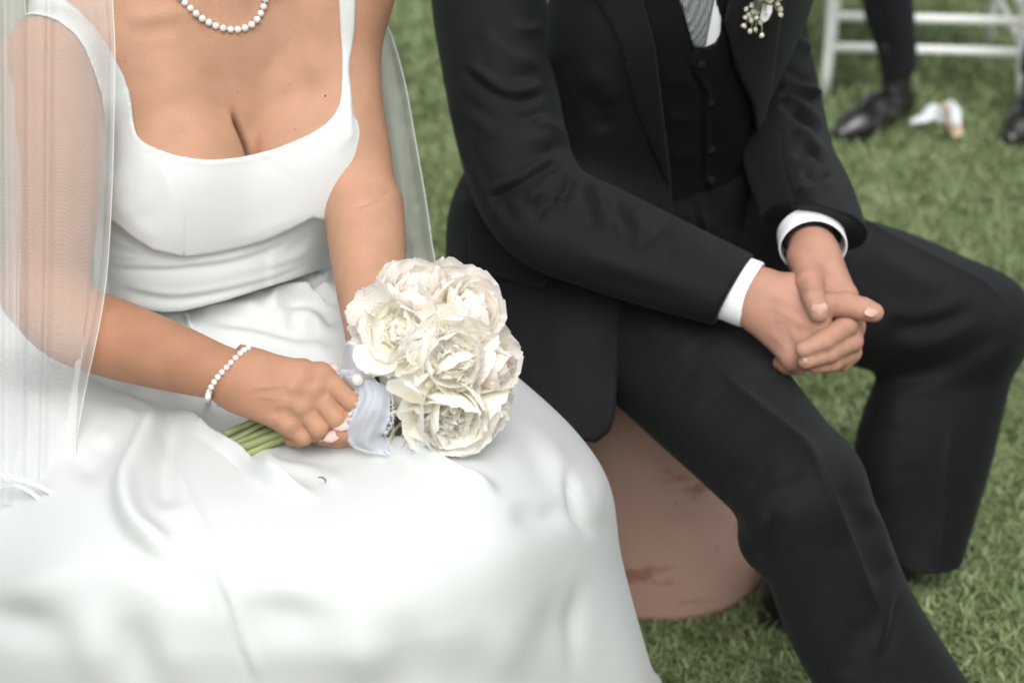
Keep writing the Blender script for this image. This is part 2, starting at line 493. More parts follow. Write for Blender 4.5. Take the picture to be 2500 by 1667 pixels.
def bride_torso(g, smooth=0.0):
    g.op(ell(B(0, -.075, -.20), BAX, (.145, .098, .23)), 0)                       # rib cage
    g.op(ell(B(-.038, -.06, -.40), BAX, (.110, .09, .15)), .08)                      # waist
    g.op(ell(B(-.035, -.05, -.53), BAX, (.168, .125, .13)), .08)                      # hips
    g.op(ell(B(0, -.072, -.055), BAX, (.155, .062, .07)), .06)                    # shoulder girdle
    for s in (-1, 1):
        g.op(cone(B(s * .03, -.075, .03), B(s * .15, -.07, -.012), .045, .042), .05)      # trapezius to shoulder
        g.op(ell(B(s * .07, -.035, -.085), BAX, (.080, .036, .075)), .025)          # pectoral slope
        br = nrm(BL * s * .34 + BF); bx = nrm(np.cross(BU, br))
        g.op(ell(B(s * .0705 + .008, -.010, -.172), np.array([bx, br, BU]), (.0765, .080, .080)), .006 + smooth)   # breast
        g.op(ell(B(s * .078, -.024, -.125), np.array([bx, br, BU]), (.066, .050, .085)), .012)          # upper slope of the breast
    if smooth == 0:
        nf = nrm(BF + BL * .34); nl = nrm(BL - BF * .34 + BU * .17); nu = np.cross(nl, nf)
        g.op(ell(B(.0125, .036, -.188) + nf * .022, np.array([nl, nf, nu]), (.0060, .078, .098)), .006, 'd')   # cleft
    g.op(cone(B(0, -.06, -.02), B(0, -.055, .12), .058, .052), .04)               # neck
SR, SL = P(122, 150, 2.00), P(862, -25, 2.16)               # shoulder joints
ER, EL = P(103, 735, 2.035), P(880, 520, 2.10)               # elbows
WR, WL = P(562, 918, 1.915), P(905, 935, 1.955)              # wrists
def bride_arm_r(g, upper=False):
    q = [SR, P(130, 300, 2.005), P(128, 500, 2.02), P(112, 690, 2.035)]
    tube(g, q, [.049, .0485, .047, .043], k=.05)
    if upper: return
    q = [P(100, 715, 2.035), P(170, 785, 2.015), P(290, 830, 1.985), P(420, 872, 1.95), P(530, 908, 1.92), P(600, 930, 1.91)]
    tube(g, q, [.041, .0415, .040, .034, .0275, .0265], k=.016)
def bride_arm_l(g, upper=False):
    q = [SL, P(838, 120, 2.18), P(846, 300, 2.18), P(872, 440, 2.165)]
    tube(g, q, [.046, .042, .042, .041], k=.03)
    if upper: return
    q = [P(888, 505, 2.14), P(896, 590, 2.10), P(908, 720, 2.05), P(915, 850, 1.99), P(905, 930, 1.96)]
    tube(g, q, [.0435, .0415, .036, .028, .026], k=.014)

g = Grid(B(0, 0, 0) + arr(-.36, -.36, -.62), B(0, 0, 0) + arr(.34, .27, .17), .0025)
bride_torso(g)
bride_arm_r(g); bride_arm_l(g)
g.bound()
GBODY = g
_V, _Q = nets(g)
_V = relax(_V, _Q, 6)
_V = strokes(_V, _Q, [([(630, 400), (622, 365), (614, 322), (604, 270)], 9, -.0015, dict(kind='g', taper=.4)), ([(290, 45), (370, 42), (450, 22), (520, -5)], 15, .0018), ([(300, 75), (380, 75), (450, 58)], 16, -.0014),
                     ([(640, -5), (700, -22), (780, -40)], 12, .003), ([(855, 508), (905, 492), (962, 466)], 6, -.0035, dict(kind='r', drange=(2.0, 2.2))), ([(115, 690), (160, 692), (200, 678)], 5, -.002, dict(kind='r', taper=.3))])
body_parts = [(_V, _Q)]
# ------------------------------------------------------------------ her hands
def finger(g, pts, r, k=0.0, flat=None):    # joints MCP..tip, each a tapered bone with a slight joint swelling
    pts = [np.asarray(p, float) for p in pts]
    q, rr = [pts[0]], [r[0]]
    for i in range(len(pts) - 1):
        q += [pts[i] * .5 + pts[i + 1] * .5, pts[i + 1]]
        rr += [(r[i] + r[i + 1]) * .5 * .955, r[i + 1]]
    for i in range(len(q) - 1): g.op(cone(q[i], q[i + 1], rr[i], rr[i + 1], flat), k if i == 0 else 0.0025)
def blend(g, t, k):                         # union another field on the same grid
    w = np.maximum(k - np.abs(g.f - t.f), 0) / k
    g.f = (np.minimum(g.f, t.f) - w * w * k * .25).astype(np.float32)
lo = P(520, 1110, 1.98); lo = np.array([P(505, 950, 1.95)[0], 1.50, .55]); hi = np.array([P(905, 950, 1.9)[0], 1.86, .76])
gh = Grid(lo, hi, .00105)
bride_arm_r(gh)
NV = nrm(P(700, 980, 1.9) - CAMP)
CA = [P(585, 897, 1.912), P(583, 915, 1.908), P(583, 937, 1.909), P(586, 962, 1.915)]
MC = [P(782, 915, 1.890), P(762, 950, 1.886), P(737, 990, 1.887), P(703, 1036, 1.893)]
for a, b, ra, rb in zip(CA, MC, (.0175, .0165, .016, .0155), (.0110, .0110, .0104, .0098)):
    gh.op(cone(a, b, ra, rb, (NV, .86)), .016)
gh.op(cone(P(600, 905, 1.92), P(730, 925, 1.915), .019, .014), .012)              # ball of the thumb behind
gh.op(cone(P(610, 960, 1.925), P(690, 1030, 1.915), .016, .011), .012)            # heel of the palm
for w in ((800, 935, 1.893), (770, 985, 1.893), (738, 1030, 1.896)):             # webs
    gh.op(cone(P(700, 960, 1.900), P(*w), .010, .0085), .010)
for b, r in zip(MC, (.0094, .0098, .0093, .0082)):
    gh.op(ell(b - NV * .0048, np.eye(3), (r, r, r)), .009)
for j in ([P(782, 915, 1.891), P(858, 980, 1.884), P(850, 1000, 1.912), P(810, 1015, 1.925)], [P(762, 950, 1.888), P(821, 1022, 1.884), P(806, 1036, 1.912), P(770, 1040, 1.924)],
          [P(737, 990, 1.889), P(778, 1046, 1.886), P(764, 1058, 1.908), P(733, 1060, 1.920)], [P(703, 1036, 1.894), P(741, 1066, 1.893), P(730, 1072, 1.908), P(710, 1072, 1.916)]):
    t = Grid(gh.lo, gh.lo + gh.h * (gh.n - 1), gh.h); t.n = gh.n.copy(); t.f = np.full(gh.n, 1.0, np.float32)
    R = {0: (.0112, .0099, .0088, .0076)}.get(0)
    sc = 1.0 if j[0][0] > MC[2][0] else (.95 if j[0][0] > MC[3][0] + .001 else .86)
    finger(t, j, [r * sc for r in R])
    blend(gh, t, .0034)
gh.op(cone(P(640, 895, 1.925), P(740, 905, 1.935), .013, .010), .01)
finger(gh, [P(740, 905, 1.935), P(800, 935, 1.945), P(850, 965, 1.94)], [.0105, .0095, .008], .008)   # thumb, closing behind the stems
x, y, z = gh.xyz(gh.all())
gh.f = np.maximum(gh.f - .0002, P(550, 915, 1.90)[0] + 0.62 * (z - P(550, 915, 1.90)[2]) - x).astype(np.float32)    # starts under the bracelet
gh.bound()
V, Q = nets(gh); V = relax(V, Q, 3)
V = strokes(V, Q, [([(600, 955), (640, 945), (680, 942), (715, 927), (745, 912)], 4.5, .0011), ([(620, 966), (670, 972), (720, 977)], 4, .0007),
                   ([(690, 945), (725, 947), (755, 950)], 7, .0008), ([(660, 985), (700, 988), (728, 990)], 7, .0008), ([(640, 1015), (670, 1025), (695, 1035)], 7, .0006),
                   ([(700, 930), (735, 928), (770, 925)], 8, -.0012), ([(690, 968), (720, 970), (742, 968)], 8, -.0012), ([(665, 1005), (690, 1012), (712, 1015)], 8, -.001),
                   ([(800, 952), (812, 975), (842, 1000)], 2.2, -.0012, dict(kind='r')), ([(770, 1007), (785, 1022), (797, 1037)], 2.2, -.0012, dict(kind='r')), ([(737, 1048), (748, 1056), (757, 1061)], 2.2, -.001, dict(kind='r')),
                   ([(846, 985), (858, 976), (868, 972)], 2, -.0004, dict(kind='r')), ([(849, 993), (862, 984), (872, 981)], 2, -.0004, dict(kind='r'))])
body_parts.append((V, Q))

# her left hand: wraps the stems from the far side, fingertips showing below the ribbon
gl = Grid(np.array([P(760, 950, 1.93)[0], 1.50, .54]), np.array([P(975, 950, 1.96)[0], 1.90, .72]), .00115)
bride_arm_l(gl)
W2 = P(905, 930, 1.962)
KN = [P(912, 985, 1.938), P(905, 1018, 1.93), P(893, 1045, 1.927), P(880, 1062, 1.928)]
for b in KN: gl.op(cone(W2 + (b - W2) * .15, b, .0185, .0118), .015)
for j, sc in (([P(905, 985, 1.935), P(884, 1000, 1.900), P(852, 1016, 1.888), P(824, 1036, 1.886)], 1.0), ([P(903, 1018, 1.93), P(872, 1042, 1.898), P(838, 1056, 1.889), P(801, 1067, 1.889)], .97),
              ([P(893, 1045, 1.927), P(860, 1063, 1.91), P(825, 1070, 1.905), P(786, 1071, 1.907)], .92)):
    finger(gl, j, [r * sc for r in (.0112, .0104, .0096, .0068)], .006)
finger(gl, [P(895, 905, 1.95), P(868, 893, 1.93), P(838, 893, 1.915), P(806, 899, 1.908)], [.0125, .0115, .0105, .0075], .01)   # thumb over the top
gl.f = np.maximum(gl.f, -((P(930, 800, 2.0)[2] - .02) - gl.xyz(gl.all())[2])).astype(np.float32)
gl.bound()
V, Q = nets(gl); body_parts.append((relax(V, Q, 3), Q))
def nail(root, tip, up, w, parent, k=.0012):  # almond nail, root to tip, domed across
    root, tip = np.asarray(root), np.asarray(tip); t = nrm(tip - root); s = nrm(np.cross(t, up)); u = np.cross(s, t); L = np.linalg.norm(tip - root)
    V = []
    n, m = 9, 7
    for i in range(n):
        a = i / (n - 1); wd = w * (1 - max(0, (a - .45) / .55)**1.8 * .92) * min(1, .72 + a * 1.6)
        for j in range(m):
            b = (j / (m - 1) - .5) * 2
            V.append(root + t * L * (a - .10 * (1 - a) * (1 - b * b) * -1 - .06) + s * wd * b + u * (k * 2.2 * (1 - b * b) - .0022 * a * a * .7))
    V = np.array(V); I = np.arange(n * m).reshape(n, m)
    Q = np.stack([I[:-1, :-1], I[1:, :-1], I[1:, 1:], I[:-1, 1:]], -1).reshape(-1, 4)
    V2 = np.vstack([V, V - u * .0011])
    o = local_mesh('fingernail', V2, np.vstack([Q, Q[:, ::-1] + len(V)]), M['nail'], parent, BLOC)
    return o
M['nail'] = pmat('pale_pink_nail_polish', (0.60, 0.42, 0.395), 0.25, Coat_Weight=0.3)
nail(P(850, 1034, 1.8785), P(811, 1046, 1.879), -NV * 1 + UP * .5, .0052, bride)
nail(P(822, 1060, 1.8805), P(787, 1076, 1.8815), -NV * 1 + UP * .3, .0050, bride)
nail(P(790, 1066, 1.898), P(772, 1072, 1.899), -NV + UP * .2, .0042, bride)
nail(P(824, 897, 1.905), P(786, 892, 1.902), -NV * 1 + UP * .9, .0052, bride)
# ------------------------------------------------------------------ gown: bodice, waist, skirt
gb = Grid(B(0, 0, 0) + arr(-.24, -.33, -.47), B(0, 0, 0) + arr(.26, .22, .10), .0024)
bride_torso(gb, .035)
for s in (-1, 1):
    gb.op(ell(B(s * .075 - .004, .006, -.20), np.array([nrm(BL * .96), BF, BU]), (.072, .068, .085)), .02)
gb.op(ell(B(-.004, .012, -.20), BAX, (.085, .052, .075)), .03)                   # cloth spans the cleavage
gb.op(cone(B(-.09, -.005, -.245), B(.07, -.005, -.245), .058, .058), .05)        # and falls straight under the bust
PX, PY, PD = gb.pix()
neck_line = [(66, 35), (94, 36), (140, 51), (183, 84), (206, 117), (229, 173), (248, 234), (256, 281), (240, 330), (200, 360), (160, 430), (150, 500), (170, 510), (225, 512),
             (274, 538), (328, 582), (375, 611), (449, 627), (515, 620), (585, 605), (655, 584), (712, 558), (765, 531), (800, 540), (930, 420), (930, 330), (868, 290), (861, 278), (858, 243), (852, 169),
             (854, 150), (860, 117), (866, 70), (868, 0), (870, -60), (880, -200), (820, -200), (824, -60), (826, 0), (831, 70), (836, 140), (837, 187), (836, 229), (831, 257), (819, 281), (796, 304), (758, 328), (716, 347), (669, 365),
             (623, 377), (585, 385), (538, 390), (506, 391), (468, 387), (426, 379), (384, 365), (346, 346), (332, 332), (325, 309),
             (321, 276), (314, 229), (300, 187), (283, 154), (262, 117), (234, 70), (187, 23), (150, -4), (110, -16), (60, -20), (20, -10), (10, 60), (40, 50)]
NECK = Poly2(neck_line)
g1 = gb.copy()
c = NECK(PX, PY) * PD / FPX
gs = Grid(gb.lo, gb.lo + gb.h * (gb.n - 1), gb.h)                                # straps follow the shoulders
gs.n = gb.n.copy(); gs.f = np.full(gs.n, 1.0, np.float32)
bride_torso(gs); bride_arm_r(gs, True); bride_arm_l(gs, True)
STRAP = Poly2([(66, 35), (94, 36), (140, 51), (183, 84), (206, 117), (229, 173), (248, 234), (256, 281), (262, 330), (262, 400), (256, 480), (300, 490), (345, 420), (340, 346), (332, 332), (325, 309),
               (321, 276), (314, 229), (300, 187), (283, 154), (262, 117), (234, 70), (187, 23), (150, -4), (110, -16), (60, -20), (20, -10), (10, 60), (40, 50)])
STRAP2 = Poly2([(862, 330), (858, 290), (858, 243), (852, 169), (854, 150), (860, 117), (866, 70), (868, 0), (870, -60), (880, -200), (820, -200), (824, -60), (826, 0), (831, 70), (836, 140), (837, 187), (836, 229), (831, 257), (810, 300), (830, 360)])
c2 = np.maximum(gs.f - .0036, np.minimum(STRAP(PX, PY), STRAP2(PX, PY)) * PD / FPX)
f1 = np.maximum(gb.f - .0042, c); q = np.maximum(.010 - np.abs(f1 - c2), 0) / .010
g1.f = (np.minimum(f1, c2) - q * q * .0012).astype(np.float32); g1.bound()
V, Q = nets(g1); V = relax(V, Q, 5)
seam = [(386, 367), (407, 407), (431, 463), (449, 515), (455, 552), (449, 625)]
V = strokes(V, Q, [(seam, 3.0, -.0012, dict(kind='r', taper=0)), ([(380, 372), (420, 480), (435, 620)], 14, .0012, dict(taper=.2)),
                   ([(346, 350), (426, 384), (506, 396), (585, 390), (669, 370), (758, 333), (819, 290)], 7, .0008, dict(taper=.05)),
                   ([(274, 480), (330, 545), (400, 590)], 16, .0015), ([(255, 400), (300, 470), (340, 540)], 30, .002),
                   ([(262, 300), (270, 380), (268, 450)], 14, -.0018), ([(560, 590), (660, 560), (760, 510)], 14, .001)])
def seam_on(grid, line, lift, r, name):
    out = []
    for x, y in catmull(line, 5):
        ds = np.linspace(1.7, 2.4, 1200); X = CAMP + (P(x, y, 1.0) - CAMP)[None] * ds[:, None]
        I = np.clip(np.round((X - grid.lo) / grid.h).astype(int), 0, grid.n - 1)
        k = np.nonzero(grid.f[tuple(I.T)] < 0)[0]
        if len(k): out.append(X[k[0]])
    out = np.array(out)
    for _ in range(4): out[1:-1] = out[1:-1] * .4 + (out[:-2] + out[2:]) * .3
    V, F = sweep(out - GVV * lift, [r] * len(out), 6, 1); return local_mesh(name, V, F, M['satin'], bride, BLOC)
GVV = nrm(P(420, 490, 2.0) - CAMP)
seam_on(g1, seam, -.0001, .0006, 'seam')
bodice = local_mesh('bodice', V, Q, M['satin'], bride, BLOC)
# waist panel under the bust, gathered sideways, with its waistband
gw = Grid(B(0, 0, 0) + arr(-.24, -.33, -.47), B(0, 0, 0) + arr(.22, .20, -.14), .0028)
bride_torso(gw, .035)
gw.op(cone(B(-.080, -.008, -.258), B(.022, -.010, -.258), .062, .057), .05)
gw.op(ell(B(-.045, -.002, -.34), BAX, (.098, .062, .13)), .04)
PX, PY, PD = gw.pix()
WAIST = Poly2([(90, 440), (450, 560), (780, 480), (850, 560), (850, 650), (764, 664), (706, 685), (630, 708), (553, 733), (457, 757), (400, 762), (300, 745), (180, 715), (60, 720)])
gw.f = np.maximum(gw.f - .0062, WAIST(PX, PY) * PD / FPX).astype(np.float32); gw.bound()
V, Q = nets(gw); V = relax(V, Q, 5)
V = strokes(V, Q, [([(200, 640), (330, 652), (450, 650), (600, 625), (760, 560)], 7, .0028, dict(kind='s')),
                   ([(200, 600), (300, 625), (420, 640)], 6, .0022), ([(240, 560), (310, 600), (360, 615)], 7, .0025),
                   ([(260, 690), (400, 722), (520, 712), (668, 676), (762, 636)], 8, .0032, dict(kind='s')),
                   ([(300, 735), (400, 752), (457, 748), (553, 722), (630, 697), (706, 674), (764, 652)], 7, .002, dict(taper=.05)),
                   ([(230, 665), (340, 690), (470, 688), (600, 662), (762, 605)], 11, .0018), ([(420, 655), (560, 650), (700, 610)], 9, -.0012),
                   ([(640, 655), (720, 628), (765, 600)], 6, .002), ([(690, 620), (765, 575)], 6, -.002)], hs=.55)
waist = local_mesh('waist_panel', V, Q, M['satin'], bride, BLOC)

# skirt: a control net from the waistband over the lap, down past the knees to the grass
def fall(p, out, h):                        # a point further down the skirt, moved outwards
    q = np.array(p) + np.array([out[0], out[1], 0]); q[2] = h; return q
R0 = [P(*q) for q in [(110, 690, 2.22), (230, 712, 2.195), (330, 742, 2.18), (457, 748, 2.169), (560, 723, 2.176), (640, 696, 2.188), (710, 674, 2.205), (770, 652, 2.235), (790, 640, 2.27)]]
RH = [
    [(-40, 740, .56), (130, 800, .575), (300, 850, .585), (470, 850, .590), (600, 830, .595), (720, 795, .602), (800, 750, .61), (840, 715, .60), (850, 700, .55)],
    [(-150, 900, .53), (60, 930, .56), (260, 960, .580), (480, 980, .577), (680, 960, .582), (850, 920, .588), (970, 890, .59), (1060, 850, .575), (1080, 830, .50)],
    [(-200, 1060, .50), (40, 1080, .56), (260, 1100, .592), (500, 1110, .592), (720, 1100, .590), (930, 1060, .590), (1080, 1010, .59), (1200, 935, .555), (1222, 915, .46)],
    [(-220, 1220, .47), (60, 1230, .555), (290, 1250, .592), (540, 1250, .597), (780, 1240, .597), (1010, 1190, .597), (1200, 1130, .585), (1372, 1090, .525), (1395, 1065, .41)],
    [(-220, 1400, .43), (80, 1390, .535), (320, 1400, .57), (590, 1400, .578), (850, 1390, .580), (1090, 1340, .573), (1290, 1290, .55), (1468, 1230, .465), (1480, 1195, .34)],
    [(-230, 1600, .36), (80, 1580, .475), (350, 1580, .505), (640, 1580, .515), (900, 1570, .52), (1140, 1520, .51), (1340, 1460, .475), (1500, 1410, .385), (1512, 1370, .26)],
    [(-260, 1850, .24), (60, 1830, .36), (360, 1830, .40), (680, 1830, .41), (960, 1810, .41), (1200, 1750, .395), (1400, 1690, .345), (1568, 1670, .26), (1578, 1600, .16)]]
rows = [R0] + [[Ph(*q) for q in r] for r in RH]
last = rows[-1]
cen = np.mean(last, 0)
def spread(p, k):
    o = k * nrm((p - cen) * arr(1, 1, 0)); o[0] = min(o[0], .25 * k); return o[:2]
rows.append([fall(p, spread(p, .10), p[2] * .45) for p in last])
rows.append([fall(p, spread(p, .16), .005) for p in last])
for r in rows:                              # right side hangs down behind the silhouette to the grass
    p = r[-1]
    r.append(fall(p, (-.03, .05), p[2] * .5)); r.append(fall(p, (-.03, .08), .005))
    p = r[0]
    r.insert(0, fall(p, (-.05, .05), p[2] * .5)); r.insert(0, fall(p, (-.07, .08), .005))
V, Q, dims = sheet(rows, 24, 22)
Q = Q[:, ::-1]
if (vnormals(V, Q)[:, 2]).mean() < 0: Q = Q[:, ::-1]
V = strokes(V, Q, [
    ([(395, 985), (372, 1027), (337, 1105), (310, 1174), (316, 1242), (352, 1301), (440, 1355)], 22, .011, dict(taper=.2)),
    ([(430, 1010), (410, 1100), (400, 1180), (425, 1250)], 24, -.006),
    ([(350, 960), (250, 1080), (170, 1180)], 34, -.006), ([(300, 940), (390, 950), (470, 985)], 16, .006), ([(330, 985), (300, 1030), (240, 1100)], 20, .004),
    ([(395, 1000), (489, 1056), (577, 1112), (636, 1174), (700, 1205), (790, 1215)], 17, .013, dict(kind='h', taper=.25)),
    ([(450, 990), (540, 1050), (600, 1105), (660, 1150)], 22, -.008, dict(taper=.3)),
    ([(600, 1110), (690, 1135), (780, 1150), (850, 1195)], 14, .004), ([(650, 1100), (760, 1120), (830, 1165)], 14, -.003),
    ([(900, 1085), (960, 1098), (1050, 1138), (1130, 1180), (1230, 1215)], 18, .010, dict(kind='h')),
    ([(780, 1085), (880, 1085), (960, 1110)], 18, .006),
    ([(391, 1056), (440, 1193), (508, 1340), (538, 1438), (616, 1667), (650, 1760)], 3.2, -.0016, dict(kind='r', taper=.02)),
    ([(410, 1100), (460, 1215), (525, 1350), (560, 1450), (640, 1667)], 10, .0015, dict(taper=.1)),
    ([(270, 1290), (330, 1330), (425, 1392), (500, 1450), (540, 1540)], 38, -.006, dict(taper=.5)), ([(560, 1460), (640, 1490), (740, 1505), (850, 1480)], 40, -.004, dict(taper=.5)),
    ([(-120, 1470), (0, 1500), (100, 1525), (220, 1530)], 40, -.005, dict(taper=.5)), ([(250, 1370), (150, 1410), (40, 1450), (-80, 1460)], 40, .005, dict(taper=.5)),
    ([(190, 1420), (210, 1500), (230, 1580), (250, 1720)], 44, .004, dict(taper=.5)), ([(390, 1450), (415, 1560), (440, 1720)], 44, .003, dict(taper=.5)), ([(310, 1480), (330, 1580), (350, 1720)], 40, -.004, dict(taper=.5)),
    ([(1425, 1380), (1412, 1460), (1405, 1560), (1405, 1680)], 17, -.0035, dict(taper=.5)),
    ([(1290, 1640), (1330, 1580), (1360, 1480), (1370, 1400)], 34, -.003, dict(taper=.5)), ([(1240, 1480), (1235, 1580), (1225, 1700)], 36, .003, dict(taper=.5)), ([(1000, 1470), (1010, 1600), (1030, 1720)], 48, -.003, dict(taper=.5)), ([(860, 1480), (900, 1700)], 48, .003, dict(taper=.5)),
    ([(1290, 1000), (1350, 1100), (1400, 1200), (1425, 1290)], 22, .003, dict(taper=.4)), ([(1250, 1010), (1310, 1110), (1360, 1220)], 26, -.002, dict(taper=.4)),
    ([(1410, 1075), (1450, 1150), (1462, 1225), (1450, 1300)], 26, .009, dict(taper=.5)), ([(1385, 1110), (1398, 1190), (1418, 1260), (1450, 1330)], 11, -.005, dict(taper=.4)), ([(1230, 1240), (1330, 1260), (1410, 1230)], 26, -.004, dict(taper=.4)),
    # around the waistband and under the hands
    ([(672, 752), (706, 734), (763, 738), (802, 765), (830, 802)], 15, -.009, dict(taper=.3)), ([(640, 740), (700, 712), (770, 715), (820, 745)], 13, .006),
    ([(690, 785), (750, 775), (800, 810)], 16, .005),
    ([(465, 800), (600, 822), (744, 850), (840, 864)], 15, .006), ([(480, 780), (600, 785), (700, 810), (790, 840)], 14, -.004), ([(590, 850), (700, 880), (820, 890)], 12, -.004),
    ([(450, 758), (456, 785), (470, 815)], 5, .004, dict(kind='s', taper=.3)), ([(478, 760), (560, 752), (650, 742)], 14, .004), ([(420, 765), (432, 800), (450, 830)], 9, -.003),
    ([(768, 668), (800, 690), (840, 735)], 10, .008), ([(755, 684), (790, 705), (815, 745)], 7, -.007), ([(775, 655), (820, 675), (850, 720)], 7, -.004),
    ([(200, 905), (330, 945), (450, 990)], 12, -.006), ([(0, 960), (120, 1000), (200, 1080)], 30, .005)], ws=.92, hs=1.7)
skirt = local_mesh('skirt', V, Q, M['satin'], bride, BLOC)
V, Q = join(body_parts)
body = local_mesh('body', V, Q, M['bride_skin'], bride, BLOC)
_n0, _n1 = len(body_parts[0][0]), len(body_parts[0][0]) + len(body_parts[1][0])
_t = np.clip((np.abs((V - BN) @ BL) - .115) / .05, 0, 1); _px, _py, _d = proj(V)
_t = np.maximum(_t, np.clip((_py - 640) / 60, 0, 1) * (_px < 640)); _t[_n0:_n1] = 1
_t *= np.clip(1 - (_px - 470) / 260 * .6, .4, 1); _t[_n1:] = .5
_a = body.data.attributes.new('tan', 'FLOAT', 'POINT'); _a.data.foreach_set('value', _t.astype(np.float32))
# ================================================================== the groom
STOOL_C = Ph(1590, 1376, 0)
groom = thing('person', 'seated man in a black three-piece suit with clasped hands', 'person', loc=tuple(STOOL_C + arr(-.05, .04, 0)))
GLOC = np.array(groom.location)
GYAW = math.radians(38)
GL, GF = arr(math.cos(GYAW), math.sin(GYAW), 0), arr(math.sin(GYAW), -math.cos(GYAW), 0)
GAX = np.array([GL, GF, BU])
GO = arr(STOOL_C[0] - .05, STOOL_C[1] + .04, .50)            # pelvis
def G(l, f, u): return GO + GL * l + GF * f + BU * u
LEAN = nrm(GF * .33 + BU)
LF = nrm(np.cross(GL, LEAN)) * -1
if LF @ GF < 0: LF = -LF
LAX = np.array([GL, LF, LEAN])
def groom_torso(g):
    g.op(ell(G(0, .0, .02), GAX, (.172, .125, .12)), 0)
    g.op(ell(G(0, .03, .14), LAX, (.150, .108, .17)), .08)
    g.op(ell(G(0, .10, .345), LAX, (.178, .118, .20)), .08)
    g.op(ell(G(0, .125, .49), LAX, (.205, .085, .085)), .06)
    g.op(cone(G(0, .14, .52), G(0, .19, .68), .065, .06), .04)
GSR, GER, GWR = P(1195, -60, 2.46), P(1262, 478, 2.39), P(1800, 712, 2.315)
GSL, GEL, GWL = P(1850, -120, 2.67), P(1908, 300, 2.60), P(1985, 575, 2.37)
THR = [P(1425, 640, 2.60), P(1560, 770, 2.51), P(1690, 908, 2.42), P(1840, 1070, 2.33), P(1955, 1195, 2.265)]
SHR = [P(1955, 1195, 2.265), P(2010, 1330, 2.29), P(2075, 1500, 2.32), P(2172, 1667, 2.34), P(2290, 1850, 2.35)]
THL = [P(1760, 610, 2.68), P(1950, 680, 2.68), P(2180, 738, 2.68), P(2375, 795, 2.685)]
SHL = [P(2370, 795, 2.685), P(2318, 900, 2.70), P(2256, 1100, 2.72), P(2258, 1250, 2.73), P(2264, 1400, 2.735), P(2266, 1560, 2.74)]
CORE = Grid(G(0, 0, 0) + arr(-.42, -.60, -.15), G(0, 0, 0) + arr(.62, .35, .72), .009)
groom_torso(CORE)
for q, r in (([GSR, P(1225, 250, 2.42), GER, P(1500, 595, 2.36), GWR, P(1850, 728, 2.30)], [.052, .046, .042, .038, .027, .026]),
             ([GSL, P(1868, 120, 2.65), GEL, P(1940, 430, 2.50), GWL, P(1990, 600, 2.33)], [.052, .046, .040, .037, .027, .026])):
    tube(CORE, q, r, k=.03)
CORE.f += .006
CORE.bound()
gv, gq = nets(CORE); groom_parts = [(relax(gv, gq, 2), gq)]

# ---- hands
lo = np.array([P(1765, 800, 2.25)[0], 1.90, .38]); hi = np.array([P(2190, 800, 2.3)[0], 2.28, .72])
gr = Grid(lo, hi, .0013)
GV = nrm(P(1950, 780, 2.28) - CAMP)
tube(gr, [P(1740, 690, 2.325), P(1800, 708, 2.312), P(1845, 722, 2.302)], [.031, .0305, .029], flat=(GV, .84))
rm = [P(1985, 748, 2.277), P(1992, 792, 2.272), P(1970, 838, 2.277), P(1936, 874, 2.287)]
ca = [P(1862, 708, 2.300), P(1858, 728, 2.297), P(1852, 748, 2.299), P(1846, 765, 2.303)]
for a, b, ra, rb in zip(ca, rm, (.021, .0205, .0195, .018), (.0155, .0150, .0145, .0132)): gr.op(cone(a, b, ra, rb, (GV, .9)), .018)
gr.op(cone(P(1870, 712, 2.305), P(1935, 706, 2.295), .019, .0165), .014)         # root of the thumb
gr.op(cone(P(1935, 706, 2.295), P(1985, 725, 2.305), .0155, .013), .012)
for b, r in zip(rm, (.0125, .0130, .0125, .0115)): gr.op(ell(b - GV * .0055, np.eye(3), (r, r, r)), .011)
def add_fingers(g, L, k):
    for j, r in L:
        t = Grid(g.lo, g.lo + g.h * (g.n - 1), g.h); t.n = g.n.copy(); t.f = np.full(g.n, 1.0, np.float32)
        finger(t, j, r); blend(g, t, k)
add_fingers(gr, [([P(1985, 748, 2.276), P(2062, 742, 2.264), P(2108, 755, 2.262), P(2134, 763, 2.262)], [.0150, .0146, .0136, .0112]),
                 ([P(1992, 792, 2.273), P(2040, 822, 2.285), P(2010, 850, 2.315), P(1970, 850, 2.32)], [.0145, .0130, .0115, .010]),
                 ([P(1970, 838, 2.278), P(2012, 868, 2.295), P(1985, 885, 2.32), P(1950, 880, 2.325)], [.0138, .0125, .011, .0095]),
                 ([P(1936, 874, 2.288), P(1950, 893, 2.295), P(1922, 893, 2.310), P(1905, 885, 2.318)], [.0125, .0108, .0100, .009])], .005)
gr.bound()
gl2 = Grid(lo, hi, .0013); gl2.n = gr.n.copy(); gl2.f = np.full(gr.n, 1.0, np.float32)
tube(gl2, [P(1965, 500, 2.45), P(1975, 570, 2.375), P(1985, 612, 2.338)], [.031, .030, .029], flat=(GL, .92))
lw = P(1985, 618, 2.333)
lm = [P(2062, 722, 2.297), P(2078, 760, 2.315), P(2082, 796, 2.332), P(2078, 826, 2.345)]
for b, ra, rb in zip(lm, (.022, .021, .020, .018), (.0150, .0145, .0140, .0125)): gl2.op(cone(lw + (b - lw) * .1, b, ra, rb), .016)
gl2.op(cone(P(1965, 632, 2.322), P(1975, 690, 2.278), .0195, .0155), .016)
gl2.op(cone(P(1985, 690, 2.29), P(2045, 725, 2.30), .013, .011), .014)            # web of the thumb
